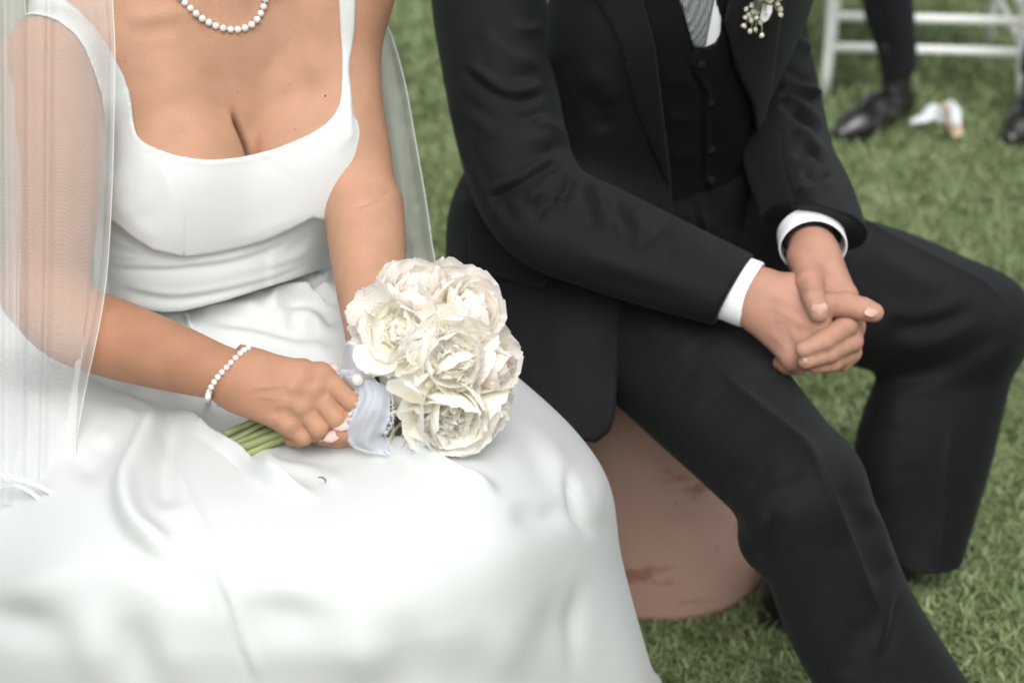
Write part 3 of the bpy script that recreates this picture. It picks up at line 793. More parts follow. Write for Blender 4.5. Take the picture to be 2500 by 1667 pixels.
add_fingers(gl2, [([P(1975, 690, 2.276), P(1987, 728, 2.252), P(1999, 764, 2.246)], [.0150, .0132, .0112]),
                  ([P(2062, 722, 2.297), P(2066, 795, 2.272), P(2012, 832, 2.250), P(1962, 853, 2.246)], [.0146, .0132, .0124, .0098]),
                  ([P(2078, 760, 2.315), P(2080, 832, 2.284), P(2024, 861, 2.258), P(1968, 881, 2.252)], [.0142, .0130, .0120, .0096]),
                  ([P(2082, 796, 2.332), P(2078, 860, 2.300), P(2034, 884, 2.273), P(1990, 893, 2.266)], [.0136, .0122, .0112, .0092]),
                  ([P(2078, 826, 2.345), P(2074, 868, 2.312), P(2058, 890, 2.293)], [.0122, .0108, .0090])], .005)
gl2.bound()
for q, S in ((gr, [([(1870, 715), (1920, 735), (1970, 752)], 9, .0008), ([(1880, 745), (1930, 775), (1975, 800)], 8, .001), ([(1890, 770), (1920, 800), (1950, 840)], 7, .0008),
                   ([(1900, 780), (1925, 812), (1935, 850)], 6, -.0008), ([(2060, 728), (2064, 742), (2066, 760)], 4, -.0006), ([(2052, 728), (2056, 745), (2056, 762)], 3, -.0005), ([(2098, 740), (2102, 758)], 4, -.0004),
                   ([(1870, 800), (1910, 840), (1935, 860)], 7, .0007)]),
             (gl2, [([(1975, 708), (1988, 703), (2010, 712)], 4, -.0007), ([(1978, 724), (1990, 719), (2006, 722)], 4, -.0006), ([(2000, 640), (2030, 680), (2058, 712)], 7, .0008), ([(1995, 660), (2012, 690), (2020, 712)], 7, -.0012)])):
    V, Q = nets(q); V = relax(V, Q, 3); V = strokes(V, Q, S)
    groom_parts.append((V, Q))
V, Q = join(groom_parts)
gbody = local_mesh('body', V, Q, M['groom_skin'], groom, GLOC)
M['bare_nail'] = pmat('bare_fingernail', (0.50, 0.31, 0.25), 0.32)
def gnail(root, tip, up, w): 
    o = nail(root, tip, up, w, groom, .0010); o.data.materials[0] = M['bare_nail']
    o.data.transform(__import__('mathutils').Matrix.Translation(Vector(BLOC - GLOC)))
gnail(P(2000, 742, 2.2352), P(2003, 772, 2.2356), -GV * 1 + RT * .05, .0088)
gnail(P(2114, 752, 2.2500), P(2148, 764, 2.2515), -GV * .85 + UP * .55, .0088)
gnail(P(1972, 882, 2.2425), P(1958, 888, 2.245), -GV * .8 - UP * .6, .0050)

# ---- trousers
gt = Grid(G(0, 0, 0) + arr(-.22, -.60, -.56), G(0, 0, 0) + arr(.72, .22, .17), .0034)
gt.op(ell(G(0, .0, .02), GAX, (.178, .131, .13)), 0)
gt.op(ell(G(0, .03, .10), LAX, (.156, .113, .12)), .06)
tube(gt, THL, [.098, .102, .096, .078], k=.05)
tube(gt, SHL, [.076, .087, .096, .071, .046, .044], flat=(arr(0, 1, 0), .62), k=.02)
tube(gt, THR, [.105, .102, .093, .080, .072], k=.05)
tube(gt, SHR, [.071, .074, .077, .079, .08], k=.02)
gt.op(ell(P(1868, 1322, 2.305), np.eye(3), (.030, .04, .026)), .03)                # cloth bunched behind the knee
PX, PY, PD = gt.pix()
hem = P(2248, 1434, 2.735)[2]
x, y, z = gt.xyz(gt.all())
cut = np.where(PX + (PY - 1430) * .25 > 2160 + 0 * z, hem - z + (PX - 2248) * .00012, -1.0)                            # the left leg ends in a hem
gt.f = np.maximum(gt.f, cut).astype(np.float32)
gt.f = np.maximum(gt.f, .055 - z).astype(np.float32)
gt.bound()
V, Q = nets(gt); V = relax(V, Q, 3)
V = strokes(V, Q, [
    ([(1740, 885), (1810, 956), (1876, 1012), (1938, 1063), (1978, 1104), (2014, 1186), (2050, 1267), (2096, 1390), (2137, 1482), (2165, 1550)], 22, .019, dict(kind='r', taper=.2)),
    ([(1700, 940), (1780, 1010), (1860, 1070), (1930, 1140)], 26, -.004), ([(1790, 900), (1870, 980), (1950, 1060), (2010, 1130)], 22, -.004),
    ([(1815, 1300), (1850, 1255), (1900, 1208), (1965, 1186)], 14, .0022, dict(kind='s', taper=.4)), ([(1800, 1190), (1860, 1180), (1920, 1160), (1970, 1160)], 13, -.006), ([(1760, 1130), (1840, 1120), (1930, 1100)], 14, .004),
    ([(1740, 1160), (1830, 1150), (1900, 1140)], 10, -.004), ([(1810, 1310), (1850, 1285), (1885, 1250)], 13, .004), ([(1860, 1385), (1880, 1320), (1900, 1250)], 12, -.008),
    ([(1990, 1320), (1940, 1420), (1930, 1500)], 22, .004), ([(2060, 1180), (2100, 1280), (2130, 1330)], 16, -.005), ([(2090, 1210), (2140, 1270), (2165, 1350), (2190, 1410)], 12, .006),
    ([(2125, 1420), (2160, 1390), (2185, 1360)], 12, -.006), ([(2200, 1415), (2180, 1480), (2165, 1550), (2135, 1620)], 11, -.006, dict(kind='s', taper=.4)), ([(2110, 1500), (2080, 1580), (2060, 1667)], 18, -.004),
    ([(1560, 800), (1620, 830), (1700, 870)], 14, .005), ([(1600, 760), (1680, 790), (1760, 850)], 12, -.004), ([(1530, 900), (1620, 920), (1720, 930)], 18, -.003),
    ([(2085, 530), (2180, 580), (2300, 640), (2400, 690), (2450, 740)], 8, .007, dict(kind='r', taper=.1)), 
    ([(2120, 610), (2200, 660), (2300, 720)], 13, .005), ([(2100, 650), (2180, 720), (2270, 780)], 13, -.005), ([(2140, 760), (2260, 760), (2370, 735)], 13, .006), ([(2180, 850), (2290, 830), (2400, 770)], 14, .007),
    ([(2160, 800), (2280, 795), (2390, 750)], 12, -.006), ([(2200, 920), (2300, 890), (2410, 840), (2460, 790)], 14, -.006), ([(2170, 960), (2280, 940), (2420, 880)], 14, .004),
    ([(2165, 905), (2180, 980), (2200, 1060)], 20, .004), ([(2330, 1000), (2310, 1150), (2295, 1400)], 12, .006, dict(kind='r')), ([(2240, 1100), (2230, 1250), (2225, 1400)], 22, -.004),
    ([(1650, 520), (1700, 530), (1780, 580)], 9, .004), ([(1660, 570), (1720, 560), (1790, 540)], 9, -.004), ([(1690, 480), (1705, 520), (1720, 580)], 6, .003, dict(kind='s')), ([(1720, 620), (1760, 590), (1820, 570)], 9, .004)], ws=1.25, hs=.75)
trousers = local_mesh('trousers', V, Q, M['suit'], groom, GLOC)

# ---- shirt, tie, waistcoat, jacket: shells of the torso cut along the edges seen in the photo
def shell(base, off, poly, name, mat, S=(), it=4, smooth=0):
    g = base.copy(); px, py, pd = PXT
    g.f = np.maximum(base.f - off, poly(px, py) * pd / FPX).astype(np.float32); g.bound()
    V, Q = nets(g); V = relax(V, Q, it); V = strokes(V, Q, S)
    return local_mesh(name, V, Q, mat, groom, GLOC)
gj = Grid(G(0, 0, 0) + arr(-.30, -.42, -.26), G(0, 0, 0) + arr(.34, .24, .62), .0036)
groom_torso(gj)
gj.n0 = 0
PXT = gj.pix()
shell(gj, .003, Poly2([(1570, -430), (1640, -140), (1660, 0), (1690, 125), (1735, 125), (1775, 90), (1780, 0), (1800, -140), (1880, -430)]), 'shirt', M['shirt'])
shell(gj, .0095, Poly2([(1665, -360), (1648, -140), (1660, 0), (1692, 116), (1722, 118), (1745, 0), (1758, -140), (1752, -360)]), 'tie', M['tie'])
VEST = Poly2([(1400, -430), (1540, -430), (1630, -140), (1655, 0), (1698, 114), (1721, 116), (1745, 104), (1757, 84), (1760, 45), (1746, 0), (1800, -140), (1890, -430), (2000, -430), (1950, 200), (1900, 440), (1760, 458), (1702, 474), (1640, 500), (1560, 510), (1480, 400)])
shell(gj, .0065, VEST, 'waistcoat', M['suit_dark'], [
    ([(1700, 116), (1690, 159), (1703, 192), (1722, 229), (1718, 281), (1719, 340), (1718, 400), (1716, 455)], 5, .0035, dict(kind='s', taper=.02)),
    ([(1620, 300), (1660, 290), (1712, 300)], 12, .002), ([(1625, 190), (1660, 200), (1700, 185)], 12, .002), ([(1630, 390), (1670, 380), (1712, 390)], 12, .002)])
# jacket: the torso plus the skirt of the coat that falls over the hip
gj.op(ell(G(-.01, -.01, .02), GAX, (.190, .150, .18)), .06)
gj.op(cone(P(1405, 600, 2.615), P(1400, 1040, 2.525), .155, .150), .05)              # coat skirt hanging over the hip
gj.op(cone(P(1330, 560, 2.62), P(1330, 900, 2.58), .100, .105), .05)
gj.op(cone(P(1440, 640, 2.52), P(1455, 800, 2.47), .075, .060), .05)
JR = Poly2([(1569, 0), (1599, 117), (1613, 234), (1627, 351), (1637, 435), (1641, 506), (1650, 560), (1610, 660), (1562, 744), (1530, 797), (1508, 900), (1501, 1010), (1490, 1052), (1456, 1080), (1420, 1076), (1340, 1030), (1000, 1000), (1000, -430), (1505, -430), (1545, -140)])
shell(gj, .010, JR, 'jacket_front', M['suit'], [
    ([(1345, 130), (1380, 230), (1400, 340)], 18, -.006), ([(1420, 180), (1470, 200), (1500, 260)], 22, .005), ([(1400, 250), (1450, 260), (1480, 330)], 20, -.004),
    ([(1120, 470), (1160, 540), (1200, 600)], 14, .004), ([(1140, 420), (1180, 520), (1230, 600)], 12, -.004), ([(1130, 560), (1150, 700), (1180, 850)], 18, .004), ([(1185, 660), (1187, 720), (1195, 800)], 4, -.002, dict(kind='r')),
    ([(1490, 1040), (1497, 1000), (1502, 900), (1526, 800)], 6, .0012, dict(taper=.05)), ([(1300, 760), (1330, 900), (1400, 1040)], 26, -.003)])
JL = Poly2([(1925, -430), (1800, -140), (1770, 40), (1796, 164), (1838, 257), (1849, 328), (1838, 445), (1810, 560), (1830, 640), (2060, 640), (2100, 300), (2100, -430)])
shell(gj, .010, JL, 'jacket_front', M['suit'], [([(1890, 100), (1880, 250), (1850, 360)], 12, -.004)])
shell(gj, .0155, Poly2([(1454, 0), (1510, 94), (1529, 164), (1552, 262), (1590, 356), (1618, 421), (1637, 470), (1638, 435), (1628, 351), (1614, 234), (1600, 117), (1570, 0), (1545, -140), (1505, -430), (1400, -430), (1385, -140)]), 'lapel', M['suit'],
      [([(1462, 0), (1518, 94), (1537, 164), (1560, 262), (1597, 356), (1624, 424)], 3, -.0006, dict(kind='r', taper=.02))])
shell(gj, .0155, Poly2([(1925, -430), (1800, -140), (1769, 50), (1795, 164), (1837, 257), (1848, 335), (1868, 300), (1892, 180), (1905, 60), (1925, -20), (1950, -140), (2010, -430)]), 'lapel', M['suit'])
shell(gj, .0160, Poly2([(1143, 557), (1253, 597), (1348, 634), (1346, 682), (1335, 703), (1312, 705), (1187, 671), (1146, 655)]), 'pocket_flap', M['suit'])
def disc(c, n, r, t, mat, name, parent, origin, sides=16):
    n = nrm(n)
    V, F = sweep([c - n * t, c - n * t * .2, c + n * t * .6, c + n * t], [r, r, r * .92, r * .6], sides, 2)
    return local_mesh(name, V, F, mat, parent, origin)
for px, py in ((1733, 252), (1737, 366), (1712, 158), (1737, 440)):
    d = 2.3
    ds = np.linspace(2.1, 2.8, 700); X = CAMP + (P(px, py, 1.0) - CAMP)[None] * ds[:, None]
    I = np.clip(np.round((X - gj.lo) / gj.h).astype(int), 0, gj.n - 1)
    base = Grid.__new__(Grid)
    k = np.nonzero(gj.f[tuple(I.T)] < .0075)[0]
    if len(k): disc(X[k[0]], -GV * .6 + GF * .6, .0062, .0022, M['button'], 'button', groom, GLOC)

# ---- sleeves and cuffs
def sleeve(path, radii, flat, lo, hi, cutp, cutn, S, h=.0034):
    g = Grid(lo, hi, h)
    tube(g, path, radii, n=8, flat=flat)
    x, y, z = g.xyz(g.all())
    n = nrm(cutn)
    e = ((x - cutp[0]) * n[0] + (y - cutp[1]) * n[1] + (z - cutp[2]) * n[2])
    q = np.maximum(.003 - np.abs(g.f - e), 0) / .003
    g.f = (np.maximum(g.f, e) + q * q * .0008).astype(np.float32)
    g.bound()
    V, Q = nets(g); V = relax(V, Q, 3); V = strokes(V, Q, S, ws=1.0, hs=.8)
    return local_mesh('sleeve', V, Q, M['suit'], groom, GLOC)
pR = [P(1190, -160, 2.47), P(1194, 0, 2.455), P(1215, 150, 2.43), P(1245, 320, 2.405), P(1285, 450, 2.385), P(1350, 530, 2.372), P(1460, 578, 2.36), P(1600, 635, 2.34), P(1790, 706, 2.315)]
sleeve(pR, [.074, .072, .070, .067, .066, .066, .063, .057, .047], None, G(0, 0, 0) + arr(-.34, -.52, -.06), G(0, 0, 0) + arr(.16, .12, .56), P(1793, 706, 2.312), P(1793, 706, 2.312) - P(1600, 636, 2.34) + arr(0, 0, -.02), [
    # elbow creases and drag lines
    ([(1160, 60), (1230, 130), (1330, 165)], 12, .006), ([(1120, 150), (1220, 225), (1290, 232), (1335, 205)], 11, .008, dict(kind='s')), ([(1150, 130), (1230, 180), (1330, 185)], 10, -.005), ([(1240, 70), (1290, 75), (1330, 60)], 10, .005),
    ([(1125, 250), (1200, 320), (1290, 345), (1370, 320)], 12, .006), ([(1110, 230), (1190, 280), (1280, 290), (1350, 262)], 11, -.006), ([(1290, 300), (1340, 305), (1375, 330), (1390, 360)], 9, .006),
    ([(1180, 480), (1215, 470), (1290, 425), (1370, 375)], 11, .010, dict(kind='s')), ([(1230, 440), (1300, 400), (1380, 345)], 10, -.009), ([(1290, 470), (1340, 440), (1380, 400)], 9, -.010), ([(1280, 505), (1320, 460), (1370, 420), (1388, 405)], 8, .010),
    ([(1350, 475), (1380, 480), (1392, 420)], 8, .009), ([(1300, 545), (1330, 500), (1370, 490)], 10, -.006), ([(1405, 430), (1430, 490), (1450, 570)], 13, -.006), ([(1440, 440), (1475, 510), (1500, 590)], 12, .005), ([(1480, 470), (1520, 540), (1550, 620)], 13, -.006),
    ([(1530, 500), (1570, 560), (1620, 620)], 14, .005), ([(1555, 630), (1580, 585), (1625, 545), (1680, 540)], 13, -.005, dict(taper=.4)), ([(1600, 640), (1660, 590), (1740, 600)], 16, .005),
    ([(1075, 200), (1110, 300), (1150, 400), (1200, 500), (1250, 575), (1310, 620)], 14, .004, dict(taper=.2)), ([(1110, 260), (1150, 370), (1210, 480), (1270, 560)], 13, -.004, dict(taper=.2)),
    ([(1430, 670), (1540, 700), (1690, 740)], 14, -.003), ([(1400, 620), (1500, 640), (1600, 680)], 18, .003)])
pL = [P(1850, -200, 2.68), P(1852, -60, 2.665), P(1868, 100, 2.64), P(1892, 220, 2.615), P(1908, 300, 2.59), P(1930, 400, 2.52), P(1972, 500, 2.43), P(2006, 620, 2.345)]
sleeve(pL, [.066, .062, .058, .058, 0.058, .058, .059, .060], None, G(0, 0, 0) + arr(.05, -.50, -.10), G(0, 0, 0) + arr(.42, .25, .56), P(2020, 560, 2.375), -UP * .93 - RT * .35 - FW * .32, [
    ([(1930, 90), (1960, 110), (1985, 130)], 9, .008), ([(1920, 160), (1960, 195), (1990, 210)], 8, -.008), ([(1900, 220), (1950, 225), (1990, 235), (2008, 250)], 8, .012, dict(kind='s')), ([(1900, 245), (1950, 265), (2005, 320)], 8, .010, dict(kind='s')),
    ([(1920, 260), (1965, 295), (2008, 345)], 9, -.008), ([(1930, 320), (1970, 330), (2000, 370), (2020, 395)], 9, .010), ([(1930, 380), (1980, 370), (2020, 400)], 9, -.008), ([(1940, 450), (1980, 470), (2040, 445)], 10, .009), ([(1950, 420), (1990, 430), (2030, 420)], 8, -.007),
    ([(1905, 310), (1912, 400), (1935, 480), (1957, 555)], 3.5, -.003, dict(kind='r', taper=.05)), ([(1990, 500), (2040, 500), (2070, 520)], 10, -.004)])
def cuff(c, ax, r1, r2, u, L, flare=1.0):                                         # a folded shirt cuff: thick open ring, oval
    ax = nrm(ax); u = nrm(u - ax * (u @ ax)); w = np.cross(ax, u)
    prof = [(0, 1, .0), (.25, 1.0, .0), (.8, 1.01, .0), (.97, 1.0, .0), (1, .985, .0), (.985, .955, 0), (.8, .945, 0), (0, .94, 0)]
    th = np.linspace(0, 2 * math.pi, 56, endpoint=False); V = []
    for t, k, _ in prof:
        for a in th: V.append(c + ax * (L * t + .0012 * math.sin(3 * a)) + (u * math.cos(a) * r1 + w * math.sin(a) * r2) * k)
    I = np.arange(len(prof) * 56).reshape(len(prof), 56); J = np.roll(I, -1, 1)
    Q = np.stack([I[:-1], J[:-1], J[1:], I[1:]], -1).reshape(-1, 4)
    return local_mesh('shirt_cuff', np.array(V), Q, M['shirt'], groom, GLOC)
axR = nrm(P(1848, 726, 2.305) - P(1700, 672, 2.328))
cuff(P(1776, 698, 2.317), axR, .0400, .0345, UP, .032)
axL = nrm(P(1986, 625, 2.325) - P(1968, 530, 2.41))
cuff(P(1979, 572, 2.372), nrm(axL + UP * .0), .0405, .036, RT, .034)

# dark watch strap inside the left cuff
wc, wa = P(1978, 600, 2.345), nrm(axL); wu = nrm(RT - wa * (RT @ wa)); ww = np.cross(wa, wu); V = []
for t, k in ((-.0045, 1.0), (-.004, 1.04), (.004, 1.04), (.0045, 1.0)):
    for a in np.linspace(0, 2 * math.pi, 40, endpoint=False): V.append(wc + wa * t + (wu * math.cos(a) * .0315 + ww * math.sin(a) * .0295) * k)
I = np.arange(160).reshape(4, 40); J = np.roll(I, -1, 1)
local_mesh('watch_strap', np.array(V), np.stack([I[:-1], J[:-1], J[1:], I[1:]], -1).reshape(-1, 4), M['button'], groom, GLOC)
# ================================================================== lawn, stool, chairs, guest
def make_lawn_mats():
    m = pmat('lawn_soil', (0.03, 0.04, 0.015), 0.95)
    t, r = noise_col(m, (0.045, 0.062, 0.022), (0.095, 0.120, 0.048), 9, 6, 0.3, 0.7)
    bump(m, t.outputs[0], 0.6, 0.02)
    b = pmat('grass_blade', (0.06, 0.1, 0.03), 0.55)
    at = nd(b, 'ShaderNodeAttribute', attribute_name='tone')
    r = nd(b, 'ShaderNodeValToRGB'); e = r.color_ramp.elements
    e[0].position, e[0].color = 0.0, (0.12, 0.170, 0.066, 1)
    e[1].position, e[1].color = 1.0, (0.50, 0.45, 0.29, 1)
    for p, c in ((0.35, (0.215, 0.280, 0.125)), (0.65, (0.31, 0.380, 0.19)), (0.86, (0.37, 0.45, 0.25)), (0.94, (0.41, 0.42, 0.24))):
        k = e.new(p); k.color = (*c, 1)
    lk(b, at.outputs['Fac'], r.inputs[0]); lk(b, r.outputs[0], bsdf(b).inputs['Base Color'])
    bsdf(b).inputs['Specular IOR Level'].default_value = 0.35
    tr = nd(b, 'ShaderNodeBsdfTranslucent'); lk(b, r.outputs[0], tr.inputs[0])
    mx = nd(b, 'ShaderNodeMixShader'); mx.inputs[0].default_value = 0.3
    out = b.node_tree.nodes['Material Output']
    lk(b, bsdf(b).outputs[0], mx.inputs[1]); lk(b, tr.outputs[0], mx.inputs[2]); lk(b, mx.outputs[0], out.inputs[0])
    return m, b
M['soil'], M['blade'] = make_lawn_mats()
S = 300.0
V = np.array([(-S, -S, 0), (S, -S, 0), (S, S, 0), (-S, S, 0)], float)
lawn = mesh_np('lawn', V, np.array([[0, 1, 2, 3]]), M['soil']); lawn['kind'] = 'structure'

def patch_noise(x, y, seed, n=22, f0=2.0, f1=14.0):          # smooth value noise by random waves
    r = np.random.default_rng(seed); s = 0
    for _ in range(n):
        a, f = r.uniform(0, 6.28), r.uniform(f0, f1); s = s + np.sin((x * math.cos(a) + y * math.sin(a)) * f + r.uniform(0, 6.28)) / (f / f0)**.4
    return s / math.sqrt(n)
def blades(x0, x1, y0, y1, dens, L, W, seed):
    r = np.random.default_rng(seed)
    n = int((x1 - x0) * (y1 - y0) * dens)
    x, y = r.uniform(x0, x1, n), r.uniform(y0, y1, n)
    keep = np.ones(n, bool)
    keep &= (x - STOOL_C[0])**2 + (y - STOOL_C[1])**2 > .158**2
    pn = patch_noise(x, y, 3, f0=3, f1=30); clump = patch_noise(x, y, 8, f0=25, f1=120)
    keep &= (clump + r.normal(0, .6, n)) > -1.0
    x, y, pn, clump = x[keep], y[keep], pn[keep], clump[keep]; n = len(x)
    l = L * r.uniform(.45, 1.25, n) * (1 + .22 * clump); w = W * r.uniform(.6, 1.3, n)
    a = r.uniform(0, 6.28, n); lean = np.abs(r.normal(1.0, .5, n)); tw = a + r.normal(1.57, .6, n)
    dx, dy = np.cos(a), np.sin(a); sx, sy = np.cos(tw) * w * .5, np.sin(tw) * w * .5
    P0 = np.stack([x, y, np.zeros(n)], 1)
    def at(t): 
        h = l * (t * np.cos(lean * t)); o = l * (t * np.sin(lean * t * 1.1))
        return P0 + np.stack([dx * o, dy * o, h], 1)
    s = np.stack([sx, sy, np.zeros(n)], 1)
    A, Bm, Cm = at(0), at(.5), at(1.0)
    V = np.stack([A - s * .7, A + s * .7, Bm - s, Bm + s, Cm - s * .25, Cm + s * .25], 1).reshape(-1, 3)
    b = np.arange(n)[:, None] * 6
    Q = np.vstack([b + np.array([[0, 1, 3, 2]]), b + np.array([[2, 3, 5, 4]])])
    tone = np.clip(.42 + .17 * pn + .11 * clump + r.normal(0, .18, n), 0, .88)
    dry = r.random(n) < .03 + .05 * (pn > .9); tone[dry] = r.uniform(.9, 1, dry.sum())
    return V, Q, np.repeat(tone, 6)
sets = [blades(.0, 1.35, 1.85, 3.15, 62000, .023, .0042, 1), blades(-.75, 1.85, 3.15, 4.3, 24000, .030, .0052, 2), blades(-1.0, 2.1, 4.3, 6.2, 11000, .038, .0080, 4)]
V, Q = join([(a, b) for a, b, _ in sets]); tone = np.concatenate([t for _, _, t in sets])
grass = mesh_np('grass', V, Q, M['blade']); grass['kind'] = 'stuff'
grass['label'] = 'short mown green grass covering the lawn'
at = grass.data.attributes.new('tone', 'FLOAT', 'POINT'); at.data.foreach_set('value', tone.astype(np.float32))

# ---- round terracotta stool under the groom
m = pmat('terracotta_paint', (0.36, 0.19, 0.14), 0.75)
t, r = noise_col(m, (0.41, 0.25, 0.198), (0.48, 0.31, 0.25), 7, 6, 0.3, 0.7)
n2 = nd(m, 'ShaderNodeTexNoise'); n2.inputs['Scale'].default_value = 5.0; n2.inputs['Detail'].default_value = 6; n2.inputs['Roughness'].default_value = .65
co = nd(m, 'ShaderNodeTexCoord'); mp = nd(m, 'ShaderNodeMapping'); mp.inputs['Scale'].default_value = (1, 1, 2.6); mp.inputs['Location'].default_value = (1.3, .35, .62)
lk(m, co.outputs['Object'], mp.inputs[0]); lk(m, mp.outputs[0], n2.inputs['Vector'])
rr = nd(m, 'ShaderNodeValToRGB'); rr.color_ramp.elements[0].position = .56; rr.color_ramp.elements[1].position = .63
lk(m, n2.outputs[0], rr.inputs[0])
n3 = nd(m, 'ShaderNodeTexNoise'); n3.inputs['Scale'].default_value = 30; n3.inputs['Detail'].default_value = 3; lk(m, co.outputs['Object'], n3.inputs['Vector'])
r3 = nd(m, 'ShaderNodeValToRGB'); r3.color_ramp.elements[0].position = .70; r3.color_ramp.elements[1].position = .74; lk(m, n3.outputs[0], r3.inputs[0])
ad = nd(m, 'ShaderNodeMath', operation='MAXIMUM'); lk(m, rr.outputs[0], ad.inputs[0]); lk(m, r3.outputs[0], ad.inputs[1])
mul = nd(m, 'ShaderNodeMath', operation='MULTIPLY'); mul.inputs[1].default_value = .6; lk(m, ad.outputs[0], mul.inputs[0])
mx = nd(m, 'ShaderNodeMix', data_type='RGBA'); mx.inputs[7].default_value = (0.21, 0.062, 0.042, 1)
lk(m, mul.outputs[0], mx.inputs[0]); lk(m, r.outputs[0], mx.inputs[6]); lk(m, mx.outputs[2], bsdf(m).inputs['Base Color'])
n4 = nd(m, 'ShaderNodeTexNoise'); n4.inputs['Scale'].default_value = 120; lk(m, co.outputs['Object'], n4.inputs['Vector']); bump(m, n4.outputs[0], .25, .002)
V, F = sweep([STOOL_C + arr(0, 0, z) for z in (.002, .012, .02, .22, .385, .405, .412, .412)], [.157, .162, .163, .163, .163, .160, .152, .10], 72, 3)
stool = mesh_np('stool', V - STOOL_C, F, m); stool.location = STOOL_C
tag(stool, 'round terracotta painted stool under the man in the black suit, scuffed dark red', 'stool')

# ---- white chairs behind
M['chair'] = pmat('white_chair_paint', (0.56, 0.60, 0.56), 0.45)
noise_col(M['chair'], (0.74, 0.77, 0.74), (0.82, 0.84, 0.81), 20)
def tubeobj(name, pts, r, mat, parent, origin=None, sides=12, n=3, rr=None):
    V, F = sweep(pts, rr if rr is not None else [r] * len(pts), sides, n)
    return mesh_np(name, V - (0 if origin is None else origin), F, mat, parent)
def make_chair(loc, rz, label, group):      # local: front edge along x at y=0, depth towards +y
    t = thing('chair', label, 'chair', group, loc); t.rotation_euler = (0, 0, rz)
    W, D = .43, .40
    for x, s in ((0, -1), (W, 1)):
        tubeobj('leg', [arr(x + s * .014, -.01, 0), arr(x + s * .006, 0, .2), arr(x, .004, .43)], .015, M['chair'], t, rr=[.0125, .0145, .0155])
        tubeobj('leg', [arr(x + s * -.01, D + .04, 0), arr(x - s * .012, D, .43), arr(x - s * .02, D + .05, .92)], .015, M['chair'], t, rr=[.0125, .0155, .012])
        for h in (.15, .225): tubeobj('stretcher', [arr(x, .004, h), arr(x - s * .01, D, h)], .009, M['chair'], t)
    for h in (.124, .199): tubeobj('stretcher', [arr(0, .0, h), arr(W, .0, h)], .0115, M['chair'], t)
    tubeobj('stretcher', [arr(.01, D, .16), arr(W - .01, D, .16)], .009, M['chair'], t)
    for h in (.62, .75, .88): tubeobj('back_rail', [arr(.02, D + .03 + (h - .6) * .1, h), arr(W / 2, D + .045 + (h - .6) * .1, h + .008), arr(W - .02, D + .03 + (h - .6) * .1, h)], .010, M['chair'], t)
    for k in range(5): tubeobj('spindle', [arr(.07 + k * .0725, D + .02, .44), arr(.07 + k * .0725, D + .06, .88)], .007, M['chair'], t)
    V, F = sweep([arr(W / 2, D / 2 + .01, z) for z in (.425, .43, .45, .462, .466)], [.20, .222, .226, .214, .16], 4, 1)
    V, Q, _ = sheet([[arr(-.012 + (W + .024) * u, -.012 + (D + .03) * v, .43 + .022 * k) for u in (0, .05, .5, .95, 1)] for v, k in ((0, 0), (0, .6), (.04, 1), (.5, 1.1), (.96, 1), (1, .6), (1, 0))], 3, 4)
    Vb = V.copy(); Vb[:, 2] = .426
    mesh_np('seat', np.vstack([V, Vb]), np.vstack([Q, Q[:, ::-1] + len(V)]), M['chair'], t)
    return t
FA, FB = Ph(2026, 238, 0), Ph(2470, 252, 0)
make_chair(tuple(FA), math.atan2(FB[1] - FA[1], FB[0] - FA[0]), 'white painted wooden chair behind the groom, its seat taken by a guest in dark trousers', 'white chairs on the lawn')
c2 = FA + arr(-.52, .10, 0)
make_chair(tuple(c2), math.radians(-4), 'white painted wooden chair beside the other, mostly hidden behind the groom', 'white chairs on the lawn')

